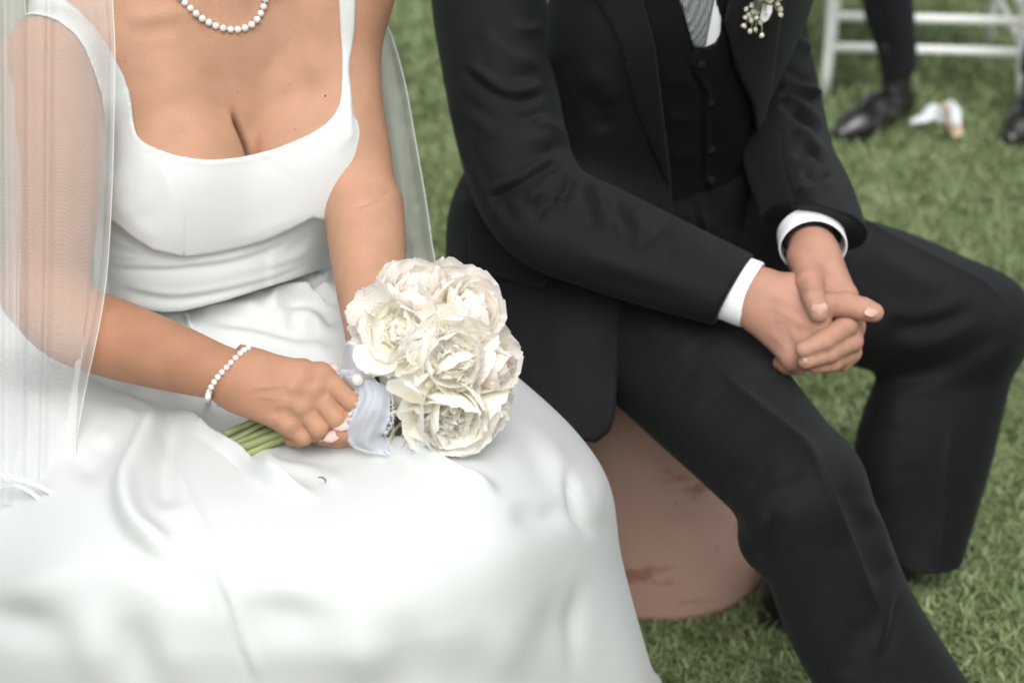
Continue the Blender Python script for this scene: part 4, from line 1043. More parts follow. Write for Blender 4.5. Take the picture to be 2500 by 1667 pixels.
# ---- the guest on the chair: trousers, socks and shoes are what the photo shows
M['navy'] = make_cloth('navy_trouser_wool', (0.0085, 0.0085, 0.014), .75, 600, .2, .05)
M['sock'] = pmat('black_sock', (0.008, 0.008, 0.009), .9)
M['shoe'] = pmat('black_shoe_leather', (0.010, 0.009, 0.009), .28, Coat_Weight=.3)
M['sole'] = pmat('shoe_sole', (0.008, 0.007, 0.007), .6)
guest = thing('person', 'guest on the white chair in dark trousers and black lace-up shoes, legs apart', 'person', loc=tuple(Ph(2300, 300, 0)))
QLOC = np.array(guest.location)
def shoe(heel, toe, parent, origin, L=.285, mat=None):
    f = nrm((toe - heel) * arr(1, 1, 0)); s = np.cross(arr(0, 0, 1), f); h = np.array([heel[0], heel[1], 0.0])
    def Lp(a, b, c): return h + f * a * L + s * b + arr(0, 0, c)
    g = Grid(h - .16 + np.minimum(0, f * L), h + .16 + np.maximum(0, f * L) + arr(0, 0, .05), .006)
    g.op(cone(Lp(.10, 0, .045), Lp(.45, .004, .052), .036, .036), 0); g.op(cone(Lp(.12, 0, .06), Lp(.16, 0, .095), .035, .033), .02)
    g.op(cone(Lp(.40, .004, .05), Lp(.72, .006, .034), .037, .036), .03); g.op(cone(Lp(.72, .006, .032), Lp(.93, .0, .026), .036, .022), .03)
    x, y, z = g.xyz(g.all()); g.f = np.maximum(g.f, .012 - z).astype(np.float32); g.bound()
    V, Q = nets(g); V = relax(V, Q, 4)
    o = mesh_np('shoe', V - origin, Q, M['shoe'], parent)
    out = [(-.02, .0), (.0, .03), (.12, .036), (.3, .031), (.5, .036), (.7, .043), (.86, .036), (.97, .018), (1.0, 0), (.97, -.018), (.86, -.034), (.7, -.04), (.5, -.034), (.3, -.031), (.12, -.036), (0, -.03)]
    pts = np.array([Lp(a, b, 0) for a, b in out]); pts = catmull(np.vstack([pts, pts[:1]]), 4)[:-1]; n = len(pts)
    Vs = np.vstack([pts + arr(0, 0, .001), pts + arr(0, 0, .014), [Lp(.5, 0, .014)], [Lp(.5, 0, .001)]])
    i = np.arange(n); j = (i + 1) % n
    mesh_np('sole', Vs - origin, [np.stack([i, j, j + n, i + n], 1), np.vstack([np.stack([i + n, j + n, np.full(n, 2 * n)], 1), np.stack([j, i, np.full(n, 2 * n + 1)], 1)])], M['sole'], o)
    for k in range(4):
        c = Lp(.38 + .07 * k, .004, .0)
        zt = .0905 - .006 * k
        Vl, Fl = sweep([c + s * -.02 + arr(0, 0, zt - .008), c + arr(0, 0, zt), c + s * .02 + f * .006 + arr(0, 0, zt - .008)], [.0016] * 3, 6, 3)
        mesh_np('lace', Vl - origin, Fl, M['sole'], o)
    return o
sh1 = (Ph(2206, 294, 0), Ph(2075, 345, 0)); sh2 = (Ph(2535, 290, 0), Ph(2478, 352, 0))
for (a, b), knee in ((sh1, arr(.79, 4.22, .50)), (sh2, arr(1.24, 4.18, .50))):
    f = nrm(b - a); ank = a + f * .045 + arr(0, 0, .10)
    shoe(a, a + f * .255, guest, QLOC, .255)
    tubeobj('sock', [ank + arr(0, 0, -.03), ank + arr(0, 0, .03), ank + (knee - ank) * .3], .036, M['sock'], guest, QLOC, rr=[.036, .034, .038])
    g = Grid(np.minimum(ank, knee) - arr(.15, .15, .0), np.maximum(ank, knee) + arr(.15, .70, .14), .007)
    hip = arr(knee[0] * .5 + 1.0 * .5, 4.72, .55)
    tube(g, [ank + arr(0, .0, -.02), ank + arr(0, 0, .06), ank + (knee - ank) * .55, knee, knee + (hip - knee) * .5, hip], [.040, .043, .058, .066, .075, .085])
    x, y, z = g.xyz(g.all()); g.f = np.maximum(g.f, ank[2] + .022 - z + (x - ank[0]) * .15).astype(np.float32); g.bound()
    V, Q = nets(g); V = relax(V, Q, 3)
    V = strokes(V, Q, [([(2105, 0), (2120, 80), (2138, 180)], 6, .006), ([(2150, 0), (2160, 90), (2165, 180)], 8, -.005)])
    mesh_np('trouser_leg', V - QLOC, Q, M['navy'], guest)

# ---- litter on the grass
M['paper'] = pmat('white_paper', (0.62, 0.66, 0.68), .8)
M['peach'] = pmat('peach_paper', (0.62, 0.47, 0.33), .8)
def strip(name, pts, w, mat, up=arr(0, 0, 1), roll=0.0):
    q = catmull(pts, 5); T = np.gradient(q, axis=0); V = []
    for i, (p, t) in enumerate(zip(q, T)):
        s = nrm(np.cross(t, up)); s = nrm(s * math.cos(roll * i) + np.cross(nrm(t), s) * math.sin(roll * i))
        k = .55 + .45 * math.sin(math.pi * min(1, (i + 1.5) / len(q)))
        V += [p - s * w * k, p - s * w * .3 * k + up * .006, p + s * w * .4 * k + up * .004, p + s * w * k]
    I = np.arange(len(V)).reshape(-1, 4)
    Q = np.stack([I[:-1, :-1], I[1:, :-1], I[1:, 1:], I[:-1, 1:]], -1).reshape(-1, 4)
    V = np.array(V); c = V.mean(0); c[2] = 0
    o = mesh_np(name, np.vstack([V, V - up * .0015]) - c, np.vstack([Q, Q[:, ::-1] + len(V)]), mat); o.location = c
    return o
o = strip('paper_scrap', [Ph(2224, 298, .03), Ph(2258, 285, .045), Ph(2280, 270, .06), Ph(2298, 285, .05), Ph(2318, 296, .035), Ph(2322, 280, .05)], .016, M['paper'], roll=.12)
tag(o, 'crumpled white paper scrap lying on the grass between the guest\'s shoes', 'paper')
o = strip('paper_strip', [Ph(2312, 252, .05), Ph(2322, 275, .05), Ph(2330, 300, .04), Ph(2340, 335, .025)], .017, M['peach'], roll=.03)
tag(o, 'peach coloured strip standing in the grass beside the white paper scrap', 'paper')
o = strip('paper_ribbon', [Ph(2320, 250, .066), Ph(2330, 265, .066), Ph(2334, 290, .055), Ph(2335, 310, .045)], .012, M['paper'], roll=.03)
tag(o, 'short white ribbon piece lying on the peach strip in the grass', 'ribbon')

# ---- the groom's shoes
for a, b in ((Ph(1892, 1542, 0), Ph(2133, 1345, 0)), (Ph(2270, 1850, 0), Ph(2400, 1960, 0))):
    shoe(a, a + nrm(b - a) * .285, groom, GLOC)
hs = Ph(1905, 1535, .03)
tubeobj('sock', [hs + arr(.02, .01, .03), hs + arr(.05, .03, .09), P(2090, 1445, 2.80), P(2205, 1375, 2.765)], .03, M['sock'], groom, GLOC, rr=[.033, .033, .028, .026])
# ================================================================== bouquet of white peonies
def make_petal_mat(name, c0, c1, tip):
    m = pmat(name, c0, .62)
    b = bsdf(m)
    at = nd(m, 'ShaderNodeAttribute', attribute_name='along')
    r = nd(m, 'ShaderNodeValToRGB'); e = r.color_ramp.elements
    e[0].position, e[0].color = 0, (*c0, 1); e[1].position, e[1].color = 1, (*tip, 1); k = e.new(.45); k.color = (*c1, 1)
    lk(m, at.outputs['Fac'], r.inputs[0])
    oi = nd(m, 'ShaderNodeObjectInfo')
    hs = nd(m, 'ShaderNodeHueSaturation'); mr = nd(m, 'ShaderNodeMapRange'); mr.inputs[3].default_value = .93; mr.inputs[4].default_value = 1.03
    lk(m, oi.outputs['Random'], mr.inputs[0]); lk(m, mr.outputs[0], hs.inputs['Value']); lk(m, r.outputs[0], hs.inputs['Color'])
    lk(m, hs.outputs[0], b.inputs['Base Color'])
    b.inputs['Sheen Weight'].default_value = .1; b.inputs['Specular IOR Level'].default_value = .25
    co = nd(m, 'ShaderNodeTexCoord'); w = nd(m, 'ShaderNodeTexWave', bands_direction='X'); w.inputs['Scale'].default_value = 5; w.inputs['Distortion'].default_value = 3; w.inputs['Detail'].default_value = 3
    lk(m, co.outputs['Object'], w.inputs['Vector']); bump(m, w.outputs[1], .18, .01)
    tr = nd(m, 'ShaderNodeBsdfTranslucent'); lk(m, hs.outputs[0], tr.inputs[0])
    mx = nd(m, 'ShaderNodeMixShader'); mx.inputs[0].default_value = .38
    lk(m, b.outputs[0], mx.inputs[1]); lk(m, tr.outputs[0], mx.inputs[2]); lk(m, mx.outputs[0], m.node_tree.nodes['Material Output'].inputs[0])
    return m
M['petal'] = make_petal_mat('white_petal', (0.96, 0.88, 0.66), (0.97, 0.94, 0.86), (0.97, 0.955, 0.91))
M['petal_blush'] = make_petal_mat('blush_petal', (0.96, 0.87, 0.72), (0.97, 0.92, 0.855), (0.97, 0.935, 0.89))
M['ruffle'] = make_petal_mat('cream_ruffle', (0.96, 0.88, 0.62), (0.97, 0.94, 0.83), (0.97, 0.955, 0.90))
def petal_grid(th0, th1, wid, cup, ruf, seed, n=10, m=9, notch=.0, roll=0.0):
    """Unit-length petal from the origin; th measured from the flower axis (+z), leaning towards +x."""
    r = np.random.default_rng(seed); ph = r.uniform(0, 6.28, 6)
    V, al = [], []
    x = z = 0.0; ds = 1.0 / (n - 1)
    for i in range(n):
        s = i / (n - 1)
        th = th0 + (th1 - th0) * s + roll * max(0, s - .75) * 4
        if i: x += ds * math.sin(th); z += ds * math.cos(th)
        w = wid * (.20 + .80 * math.sin(math.pi * min(1, s * .86 + .02)) ** .75) * (1 if s < .85 else math.sqrt(max(0, 1 - ((s - .85) / .16)**2)) * .75 + .25)
        for j in range(m):
            t = (j / (m - 1) - .5) * 2
            edge = abs(t)**2 * s + max(0, s - .7) * 2
            k = ruf * edge * (math.sin(5 * t + ph[0] + 7 * s) + .7 * math.sin(11 * t + ph[1] + 4 * s) + .4 * math.sin(19 * t + ph[2]))
            lift = cup * t * t * math.sin(math.pi * min(1, s * .9 + .05)) + k
            ext = -notch * math.exp(-(t / .18)**2) * (s > .9) + (ruf * .6 * math.sin(9 * t + ph[3]) + ruf * .4 * math.sin(23 * t + ph[4])) * (s > .95)
            nx, nz = -math.cos(th), math.sin(th)          # inner side normal
            V.append((x + nx * lift + math.sin(th) * ext, w * t * (1 - .12 * cup * abs(t)), z + nz * lift + math.cos(th) * ext)); al.append(s)
    I = np.arange(n * m).reshape(n, m)
    Q = np.stack([I[:-1, :-1], I[1:, :-1], I[1:, 1:], I[:-1, 1:]], -1).reshape(-1, 4)
    return np.array(V), Q, np.array(al)
def attr(me, name, v):
    a = me.attributes.new(name, 'FLOAT', 'POINT'); a.data.foreach_set('value', np.asarray(v, np.float32))
R_ = math.radians
KINDS = {'guard': [(R_(88), R_(8), .60, .20, .020), (R_(96), R_(30), .62, .14, .024), (R_(80), R_(-5), .58, .24, .018), (R_(104), R_(50), .60, .10, .026)],
         'mid': [(R_(66), R_(-14), .58, .28, .018), (R_(58), R_(-4), .54, .24, .024), (R_(72), R_(0), .60, .26, .018)],
         'inner': [(R_(44), R_(-34), .56, .32, .016), (R_(38), R_(-18), .50, .26, .028), (R_(50), R_(-26), .54, .30, .022)],
         'bud': [(R_(52), R_(-46), .66, .40, .006), (R_(46), R_(-40), .64, .40, .008)]}
PM, PB = {}, {}
for kd, L in KINDS.items():
    for i, a in enumerate(L):
        for sd in (0, 1):
            V, Q, al = petal_grid(*a, seed=17 * i + sd + len(kd) * 31, notch=.05 if sd and kd != 'bud' else 0)
            for dst, mt in ((PM, 'petal'), (PB, 'petal_blush')):
                tmp = mesh_np('petal', V, Q, M[mt]); attr(tmp.data, 'along', al)
                dst.setdefault(kd, []).append(tmp.data); bpy.data.objects.remove(tmp)
BC = P(1052, 892, 1.905)
bouquet = thing('bouquet', 'round bouquet of white peonies held in the bride\'s hands, tied with pale blue chiffon', 'bouquet', loc=tuple(BC))
CAMZ = nrm(CAMP - BC); CAMX = RT; CAMY = np.cross(CAMZ, CAMX)
from mathutils import Matrix, Euler
def frame(axis):
    z = nrm(axis); x = nrm(np.cross(arr(.3, .2, 1), z)); y = np.cross(z, x)
    return np.stack([x, y, z], 1)
PETALS = [0]
def put_petal(kind, parent, pm, mat, idx=None, r=None, blush=False):
    me = (PB if blush else PM)[kind][(r.integers(len(PM[kind])) if idx is None else idx)]
    o = bpy.data.objects.new('petal', me); COL.objects.link(o); o.parent = parent
    o.matrix_local = pm; PETALS[0] += 1
    return o
def bloom(px, py, d, face, R, openness, seed, counts=(7, 7, 6), ruffle=46, blush=False, tone=None):
    r = np.random.default_rng(seed)
    ax = nrm(CAMX * face[0] + CAMY * face[1] + CAMZ * face[2])
    c = P(px, py, d) - ax * R * .55
    Fm = frame(ax)
    pe = bpy.data.objects.new('peony', None); COL.objects.link(pe); pe.parent = bouquet
    # heart of ruffled petals: one mesh that is the bloom's own body
    Vs, Qs, As, k = [], [], [], 0
    for i in range(ruffle):
        a = i * 2.39996 + r.normal(0, .3); rad = math.sqrt((i + .5) / ruffle)
        t0 = R_(4 + 34 * rad * openness) + r.normal(0, .12); t1 = t0 + R_(r.uniform(-45, 35))
        V, Q, al = petal_grid(t0, t1, r.uniform(.22, .40), r.uniform(-.15, .35), r.uniform(.03, .075), int(r.integers(1e6)), 7, 7, notch=r.uniform(0, .15))
        L = R * r.uniform(.62, .86) * (1.02 - .22 * rad)
        tw = r.normal(0, .6); ct, st = math.cos(tw), math.sin(tw)
        V = V * L
        V[:, :2] = V[:, :2] @ np.array([[ct, st], [-st, ct]])
        ca, sa = math.cos(a), math.sin(a)
        V = np.stack([V[:, 0] * ca - V[:, 1] * sa, V[:, 0] * sa + V[:, 1] * ca, V[:, 2]], 1)
        V[:, 0] += ca * rad * R * .20 * openness; V[:, 1] += sa * rad * R * .20 * openness
        Vs.append(V); Qs.append(Q + k); As.append(al); k += len(V)
    pe.location = c - BC; pe.rotation_euler = Matrix(Fm.tolist()).to_euler()
    if ruffle:
        me = mesh_np('ruffled_heart', np.vstack(Vs), np.vstack(Qs), M['ruffle'], pe); attr(me.data, 'along', np.concatenate(As)); me['kind'] = 'stuff'
    for kd, n, sc, lf in (('inner', counts[2], .92, .06), ('mid', counts[1], 1.04, .0), ('guard', counts[0], 1.16, -.06)):
        off = r.uniform(0, 6.28)
        for i in range(n):
            a = off + 6.283 * i / max(n, 1) + r.normal(0, .16)
            s = R * sc * r.uniform(.88, 1.10)
            e = Euler((r.normal(0, .10), r.normal((openness - 1) * .5, .11), a + 0)).to_matrix().to_4x4()
            mt = Matrix.Translation((0.10 * R * math.cos(a), .10 * R * math.sin(a), lf * R)) @ Matrix.Rotation(a, 4, 'Z') @ Euler((r.normal(0, .12), r.normal((openness - 1) * .55, .12), r.normal(0, .1))).to_matrix().to_4x4() @ Matrix.Scale(s, 4)
            put_petal(kd, pe, mt, None, r=r, blush=blush)
    return pe
# px, py, depth, facing (right, up, to camera), radius
OPEN, HALF = (8, 5, 0), (6, 6, 7)
bloom(968, 806, 1.872, (-.45, .18, .87), .045, 1.10, 1, OPEN, 44)
bloom(1010, 705, 1.905, (-.10, .84, .53), .050, .95, 2, HALF, 10, True)
bloom(1150, 752, 1.890, (.52, .52, .68), .049, .95, 3, HALF, 8, True)
bloom(1105, 875, 1.860, (.22, .0, .97), .045, 1.0, 4, (7, 5, 2), 30)
bloom(1108, 1020, 1.870, (.20, -.50, .84), .052, 1.08, 5, OPEN, 54)
bloom(1212, 895, 1.898, (.88, .0, .47), .045, .95, 6, HALF, 10, True)
bloom(1040, 1075, 1.905, (-.20, -.86, .45), .046, 1.0, 7, HALF, 8)
bloom(900, 758, 1.915, (-.80, .40, .44), .038, 1.0, 8, OPEN, 24)
bloom(1188, 1010, 1.905, (.78, -.48, .40), .044, .95, 9, (6, 5, 4), 20)
bloom(1100, 690, 1.935, (.25, .90, .30), .044, .95, 10, HALF, 6)
# a tight ball and the large loose petals in front
def loose(px, py, d, face, size, kind, idx, spin, name_parent):
    ax = nrm(CAMX * face[0] + CAMY * face[1] + CAMZ * face[2]); Fm = frame(ax)
    # spin: direction of the petal tip in the photo plane
    tip = nrm(CAMX * math.cos(spin) + CAMY * math.sin(spin)); tip = nrm(tip - ax * (tip @ ax)); y = np.cross(ax, tip)
    Mx = np.stack([tip, y, ax], 1)
    m4 = Matrix([[*(Mx[i] * size), (P(px, py, d) - BC)[i]] for i in range(3)] + [[0, 0, 0, 1]])
    me = PM[kind][idx]; o = bpy.data.objects.new('petal', me); COL.objects.link(o); o.parent = bouquet; o.matrix_local = m4
    return o
pb = bpy.data.objects.new('peony', None); COL.objects.link(pb); pb.parent = bouquet
axb = nrm(CAMX * .1 + CAMY * .25 + CAMZ * .95); pb.location = P(1032, 838, 1.868) - axb * .03 - BC; pb.rotation_euler = Matrix(frame(axb).tolist()).to_euler()
rb = np.random.default_rng(5)
for k, (n, s) in enumerate(((5, .046), (5, .052))):
    for i in range(n):
        a = 6.283 * i / n + k * .6
        put_petal('bud', pb, Matrix.Rotation(a, 4, 'Z') @ Matrix.Rotation(rb.normal(0, .05), 4, 'Y') @ Matrix.Scale(s, 4), None, r=rb)
loose(938, 772, 1.872, (-.80, .15, .58), .034, 'guard', 2, R_(120), None)
loose(955, 850, 1.876, (-.60, -.25, .75), .044, 'mid', 1, R_(240), None)
loose(938, 838, 1.885, (-.75, -.15, .6), .036, 'guard', 3, R_(258), None)
loose(1018, 985, 1.852, (-.62, .1, .78), .040, 'mid', 4, R_(76), None)
V, F = ball(BC - CAMZ * .012 + CAMX * .006, (.058, .05, .066), 28, 18); fl = mesh_np('gap_filler_ball', V - BC, F, M['ruffle'], bouquet); attr(fl.data, 'along', np.full(len(V), .7))  # plain cream ball added inside to lighten the dark gaps between blooms
# stems
m = pmat('peony_stem', (0.22, 0.27, 0.10), .5); t, r = noise_col(m, (0.17, 0.22, 0.075), (0.30, 0.34, 0.15), 40, 4)
M['stem'] = m
M['stem_end'] = pmat('cut_stem_end', (0.28, 0.23, 0.13), .8); noise_col(M['stem_end'], (0.14, 0.09, 0.045), (0.42, 0.36, 0.20), 300)
stems = [((545, 1062), (655, 1015), 1.945), ((553, 1082), (660, 1030), 1.936), ((556, 1092), (690, 1037), 1.927), ((562, 1104), (700, 1050), 1.918), ((583, 1117), (712, 1058), 1.921), ((592, 1130), (720, 1066), 1.935), ((560, 1085), (660, 1035), 1.950)]
for i, (a, b, d) in enumerate(stems):
    A, Bp = P(*a, d), P(*b, d + .003); E = P(905 + 6 * i, 955 - 4 * i, 1.925)
    rad = (.0040, .0030, .0038, .0042, .0043, .0036, .0036)[i]
    V, F = sweep([A, A + (Bp - A) * .5, Bp, Bp * .45 + E * .55, E], [rad * 1.08, rad, rad, rad * .95, rad], 12, 5)
    s = mesh_np('stem', V - BC, F, M['stem'], bouquet)
    ax = nrm(A - Bp)
    V, F = sweep([A - ax * .0005, A + ax * .0006, A + ax * .0009], [rad * 1.12, rad * 1.02, rad * .7], 12, 1)
    mesh_np('cut_end', V - BC, F, M['stem_end'], s)
# chiffon ribbon wrapped round the stems, with a frayed tail
def make_chiffon(name, col, alpha, trans=.5):
    m = pmat(name, col, .8); b = bsdf(m)
    tr = nd(m, 'ShaderNodeBsdfTranslucent', Color=(*col, 1)); tp = nd(m, 'ShaderNodeBsdfTransparent')
    m1 = nd(m, 'ShaderNodeMixShader'); m1.inputs[0].default_value = trans; m2 = nd(m, 'ShaderNodeMixShader'); m2.inputs[0].default_value = alpha
    lk(m, b.outputs[0], m1.inputs[1]); lk(m, tr.outputs[0], m1.inputs[2]); lk(m, tp.outputs[0], m2.inputs[1]); lk(m, m1.outputs[0], m2.inputs[2])
    lk(m, m2.outputs[0], m.node_tree.nodes['Material Output'].inputs[0])
    return m, m2
M['chiffon'], cm = make_chiffon('pale_blue_chiffon', (0.74, 0.81, 0.90), .76, .45)
def ribbon_sheet(rows, nu=8, nv=6):
    V, Q, dims = sheet([[P(*p) for p in r] for r in rows], nu, nv)
    return V, Q, dims
Vt, Qt, dt = ribbon_sheet([
    [(866, 935, 1.885), (890, 928, 1.876), (915, 930, 1.874), (948, 945, 1.88)],
    [(878, 965, 1.878), (900, 965, 1.868), (925, 968, 1.868), (952, 985, 1.874)],
    [(868, 1000, 1.874), (890, 1003, 1.864), (920, 1008, 1.864), (950, 1022, 1.872)],
    [(850, 1035, 1.878), (878, 1040, 1.868), (908, 1045, 1.868), (940, 1050, 1.876)],
    [(841, 1065, 1.886), (870, 1076, 1.878), (900, 1082, 1.878), (932, 1066, 1.886)],
    [(858, 1084, 1.890), (885, 1096, 1.886), (915, 1102, 1.886), (948, 1100, 1.892)]], 8, 8)
_u = np.tile(np.linspace(0, 1, dt[1]), dt[0]); _w = np.repeat(np.linspace(0, 1, dt[0]), dt[1])
Vt = Vt - GV * (.0016 * np.sin(_u * 11 + 2.2 * np.sin(_w * 3.1)) * (.3 + _w) + .0009 * np.sin(_u * 23 + _w * 7) + .0012 * np.sin(_w * 14 + _u * 5))[:, None]
tail = mesh_np('ribbon_tail', Vt - BC, Qt, M['chiffon'], bouquet)
Vw, Qw, dw = ribbon_sheet([
    [(842, 842, 1.915), (856, 838, 1.895), (872, 840, 1.890), (890, 850, 1.905)],
    [(838, 870, 1.912), (852, 868, 1.892), (872, 868, 1.886), (895, 878, 1.900)],
    [(832, 895, 1.908), (852, 897, 1.888), (874, 897, 1.882), (900, 905, 1.894)],
    [(824, 914, 1.905), (846, 914, 1.888), (872, 912, 1.880), (902, 918, 1.888)]], 6, 6)
wrap = mesh_np('ribbon_wrap', Vw - BC, Qw, M['chiffon'], bouquet)
Vk, Qk, dk = ribbon_sheet([
    [(824, 912, 1.900), (850, 910, 1.884), (880, 910, 1.878), (915, 922, 1.885)],
    [(838, 935, 1.898), (860, 938, 1.882), (890, 940, 1.876), (930, 948, 1.885)],
    [(862, 962, 1.896), (872, 965, 1.886), (892, 968, 1.882), (930, 975, 1.890)],
    [(868, 1000, 1.902), (880, 1000, 1.895), (900, 1000, 1.893), (930, 1000, 1.90)]], 6, 6)
knot = mesh_np('ribbon_knot', Vk - BC, Qk, M['chiffon'], bouquet)
M['thread'] = pmat('frayed_thread', (0.74, 0.78, 0.84), .8)
def fray(V, dims, sides, parent, seed, n=70, L=.007):
    r = np.random.default_rng(seed); G3 = V.reshape(dims[0], dims[1], 3); Vs, Fs, k = [], [], 0
    for sd in sides:
        E = {'l': G3[:, 0], 'r': G3[:, -1], 't': G3[0], 'b': G3[-1]}[sd]; I = {'l': G3[:, 1], 'r': G3[:, -2], 't': G3[1], 'b': G3[-2]}[sd]
        for i in range(n):
            u = r.random() * (len(E) - 1.01); a = int(u); p = E[a] + (E[a + 1] - E[a]) * (u - a)
            o = nrm(E[a] - I[a]); tdir = nrm(E[a + 1] - E[a])
            l = L * r.uniform(.3, 1.1)
            q = [p - o * .001, p + o * l * .5 + tdir * l * r.normal(0, .35) + GV * r.normal(0, .0008), p + o * l * r.uniform(.4, 1) + tdir * l * r.normal(0, .9) + GV * r.normal(0, .0012)]
            w = .00014; s = nrm(np.cross(q[2] - q[0], GV)) * w
            c = catmull(q, 4); vv = np.stack([c - s, c + s], 1).reshape(-1, 3); b = np.arange(len(c) - 1)[:, None] * 2 + k
            Vs.append(vv); Fs.append(b + np.array([[0, 1, 3, 2]])); k += len(vv)
    o = mesh_np('frayed_edge', np.vstack(Vs) - BC, np.vstack(Fs), M['thread'], parent); o['kind'] = 'stuff'
fray(Vt, dt, 'lrb', tail, 3, 90); fray(Vw, dw, 'tb', wrap, 4, 55, .005); fray(Vk, dk, 'tl', knot, 5, 50, .005)
M['pearl'] = pmat('pearl', (0.66, 0.63, 0.61), .18, Coat_Weight=.5, Coat_Roughness=.1, Subsurface_Weight=.2, Subsurface_Scale=.003)
V, F = ball(P(873, 927, 1.873), .0062, 20, 12); mesh_np('pearl_pin', V - BC, F, M['pearl'], bouquet)
# green underside of the flower heads
M['leaf'] = pmat('calyx_leaf', (0.07, 0.08, 0.04), .6)
for i, (a, b) in enumerate((((930, 945), (965, 965)), ((935, 1000), (985, 1030)), ((920, 930), (960, 900)), ((940, 1040), (990, 1070)))):
    A, Bq = P(*a, 1.925), P(*b, 1.915)
    V, F = sweep([A, (A + Bq) / 2, Bq], [.006, .011, .004], 8, 4); mesh_np('sepal', V - BC, F, M['leaf'], bouquet)
# ================================================================== veil, pearls, boutonniere, small marks
M['tulle'], tm = make_chiffon('white_tulle', (0.92, 0.94, 0.93), .36, .5)
co = nd(M['tulle'], 'ShaderNodeTexCoord')
v1 = nd(M['tulle'], 'ShaderNodeTexVoronoi', feature='DISTANCE_TO_EDGE'); v1.inputs['Scale'].default_value = 760; v1.inputs['Randomness'].default_value = .35
lk(M['tulle'], co.outputs['Object'], v1.inputs['Vector'])
mr = nd(M['tulle'], 'ShaderNodeMapRange'); mr.inputs[1].default_value = 0.0; mr.inputs[2].default_value = .35; mr.inputs[3].default_value = .34; mr.inputs[4].default_value = .25
lk(M['tulle'], v1.outputs[0], mr.inputs[0]); lk(M['tulle'], mr.outputs[0], tm.inputs[0])
M['tulle_dense'], _ = make_chiffon('white_tulle_layered', (0.96, 0.98, 0.97), .55, .75)
M['tulle_hem'], _ = make_chiffon('tulle_hem', (0.9, 0.92, 0.91), .5, .5)
def veil_sheet(name, rows, pleats, nu=9, nv=20, amp=.006, seed=1):
    V, Q, dims = sheet([[P(*p) for p in r] for r in rows], nu, nv)
    u = np.tile(np.linspace(0, 1, dims[1]), dims[0]); w = np.repeat(np.linspace(0, 1, dims[0]), dims[1])
    off = np.zeros(len(V))
    r = np.random.default_rng(seed)
    for c, wd, a, dr in pleats: off += .55 * a * np.exp(-((u - c - dr * w) / (wd * 2.2))**2)
    for k in range(7):
        f = r.uniform(6, 26); off += amp * .10 * np.sin(u * f + r.uniform(0, 6.28) + w * r.normal(0, 3)) * (.4 + w)
    N = vnormals(V, Q)
    view = CAMP - V; view /= np.linalg.norm(view, axis=1)[:, None]
    N = N * np.sign((N * view).sum(1))[:, None]
    V = V + N * off[:, None]
    o = local_mesh(name, V, Q, M['tulle'], bride, BLOC)
    return o, V.reshape(dims[0], dims[1], 3)
def hem(path, w, parent):                   # narrow rolled edge of the veil
    V, F = sweep(path, [w] * len(path), 6, 1)
    return local_mesh('veil_edge', V, F, M['tulle_hem'], parent, BLOC)
yv = [-150, -40, 40, 130, 260, 400, 540, 660, 760, 860, 960, 1060, 1160, 1235]
edge = [272, 273, 277, 281, 279, 276, 270, 262, 250, 232, 212, 196, 180, 168]
dv = [1.985, 1.965, 1.945, 1.935, 1.925, 1.922, 1.928, 1.935, 1.935, 1.93, 1.955, 1.945, 1.925, 1.905]
rows = []
for y, e, d in zip(yv, edge, dv):
    xs = [-140, -60, 10, 70, 130, 190, e - 30, e]
    bend = [.05, .02, .0, -.006, -.008, -.004, .0, .004]
    rows.append([(x + (0 if y < 700 else (y - 700) * -.02), y, d + b) for x, b in zip(xs, bend)])
veil, G3 = veil_sheet('veil', rows, [(.20, .018, .010, .02), (.30, .012, .012, .03), (.44, .015, .011, .01), (.56, .010, .013, -.03), (.66, .03, .005, .02), (.80, .02, .006, -.02), (.90, .015, .005, .0)], seed=2)
hem(G3[::3, -1], .0007, veil)
rows2 = [[(x + 10, y - 10, d + .03 + b) for x, b in ((-140, .04), (-70, .01), (-20, 0), (20, .01), (48 + 14 * math.sin(y * .006), .025))] for y, d in zip(yv, dv)]
v2, G4 = veil_sheet('veil', rows2, [(.35, .03, .012, .0), (.6, .02, .012, .05), (.75, .02, .010, -.03)], seed=5)
hem(G4[::3, -1], .0006, v2)
# far side of the veil, behind her left arm
rows3 = [[(820, -120, 2.31), (860, -120, 2.29), (900, -120, 2.27), (918, -120, 2.25)],
         [(800, 0, 2.32), (850, 0, 2.29), (890, 0, 2.26), (918, 0, 2.235)],
         [(790, 90, 2.33), (850, 90, 2.30), (915, 90, 2.26), (955, 90, 2.235)],
         [(770, 200, 2.34), (850, 200, 2.31), (930, 200, 2.265), (987, 200, 2.235)],
         [(750, 330, 2.35), (850, 330, 2.315), (945, 330, 2.27), (1012, 330, 2.235)],
         [(740, 480, 2.36), (850, 480, 2.32), (960, 480, 2.275), (1040, 480, 2.235)],
         [(730, 590, 2.36), (850, 590, 2.325), (975, 590, 2.28), (1057, 590, 2.235)],
         [(720, 665, 2.34), (850, 665, 2.31), (985, 665, 2.26), (1068, 662, 2.22)],
         [(720, 700, 2.30), (850, 705, 2.27), (985, 710, 2.22), (1060, 715, 2.19)]]
v3, G5 = veil_sheet('veil', rows3, [(.72, .02, .012, .10), (.85, .02, -.010, .05), (.55, .03, .012, .05), (.40, .03, .01, 0)], seed=9)
v3.data.materials[0] = M['tulle_dense']
hem(G5[::3, -1], .0010, v3)
rows4 = [[tuple(arr(x * .55 + 940 * .45, y, d + .02)) for x, y, d in r] for r in rows3]
v4, G6 = veil_sheet('veil', rows4, [(.3, .03, .01, .1), (.6, .03, .012, .1)], seed=12)
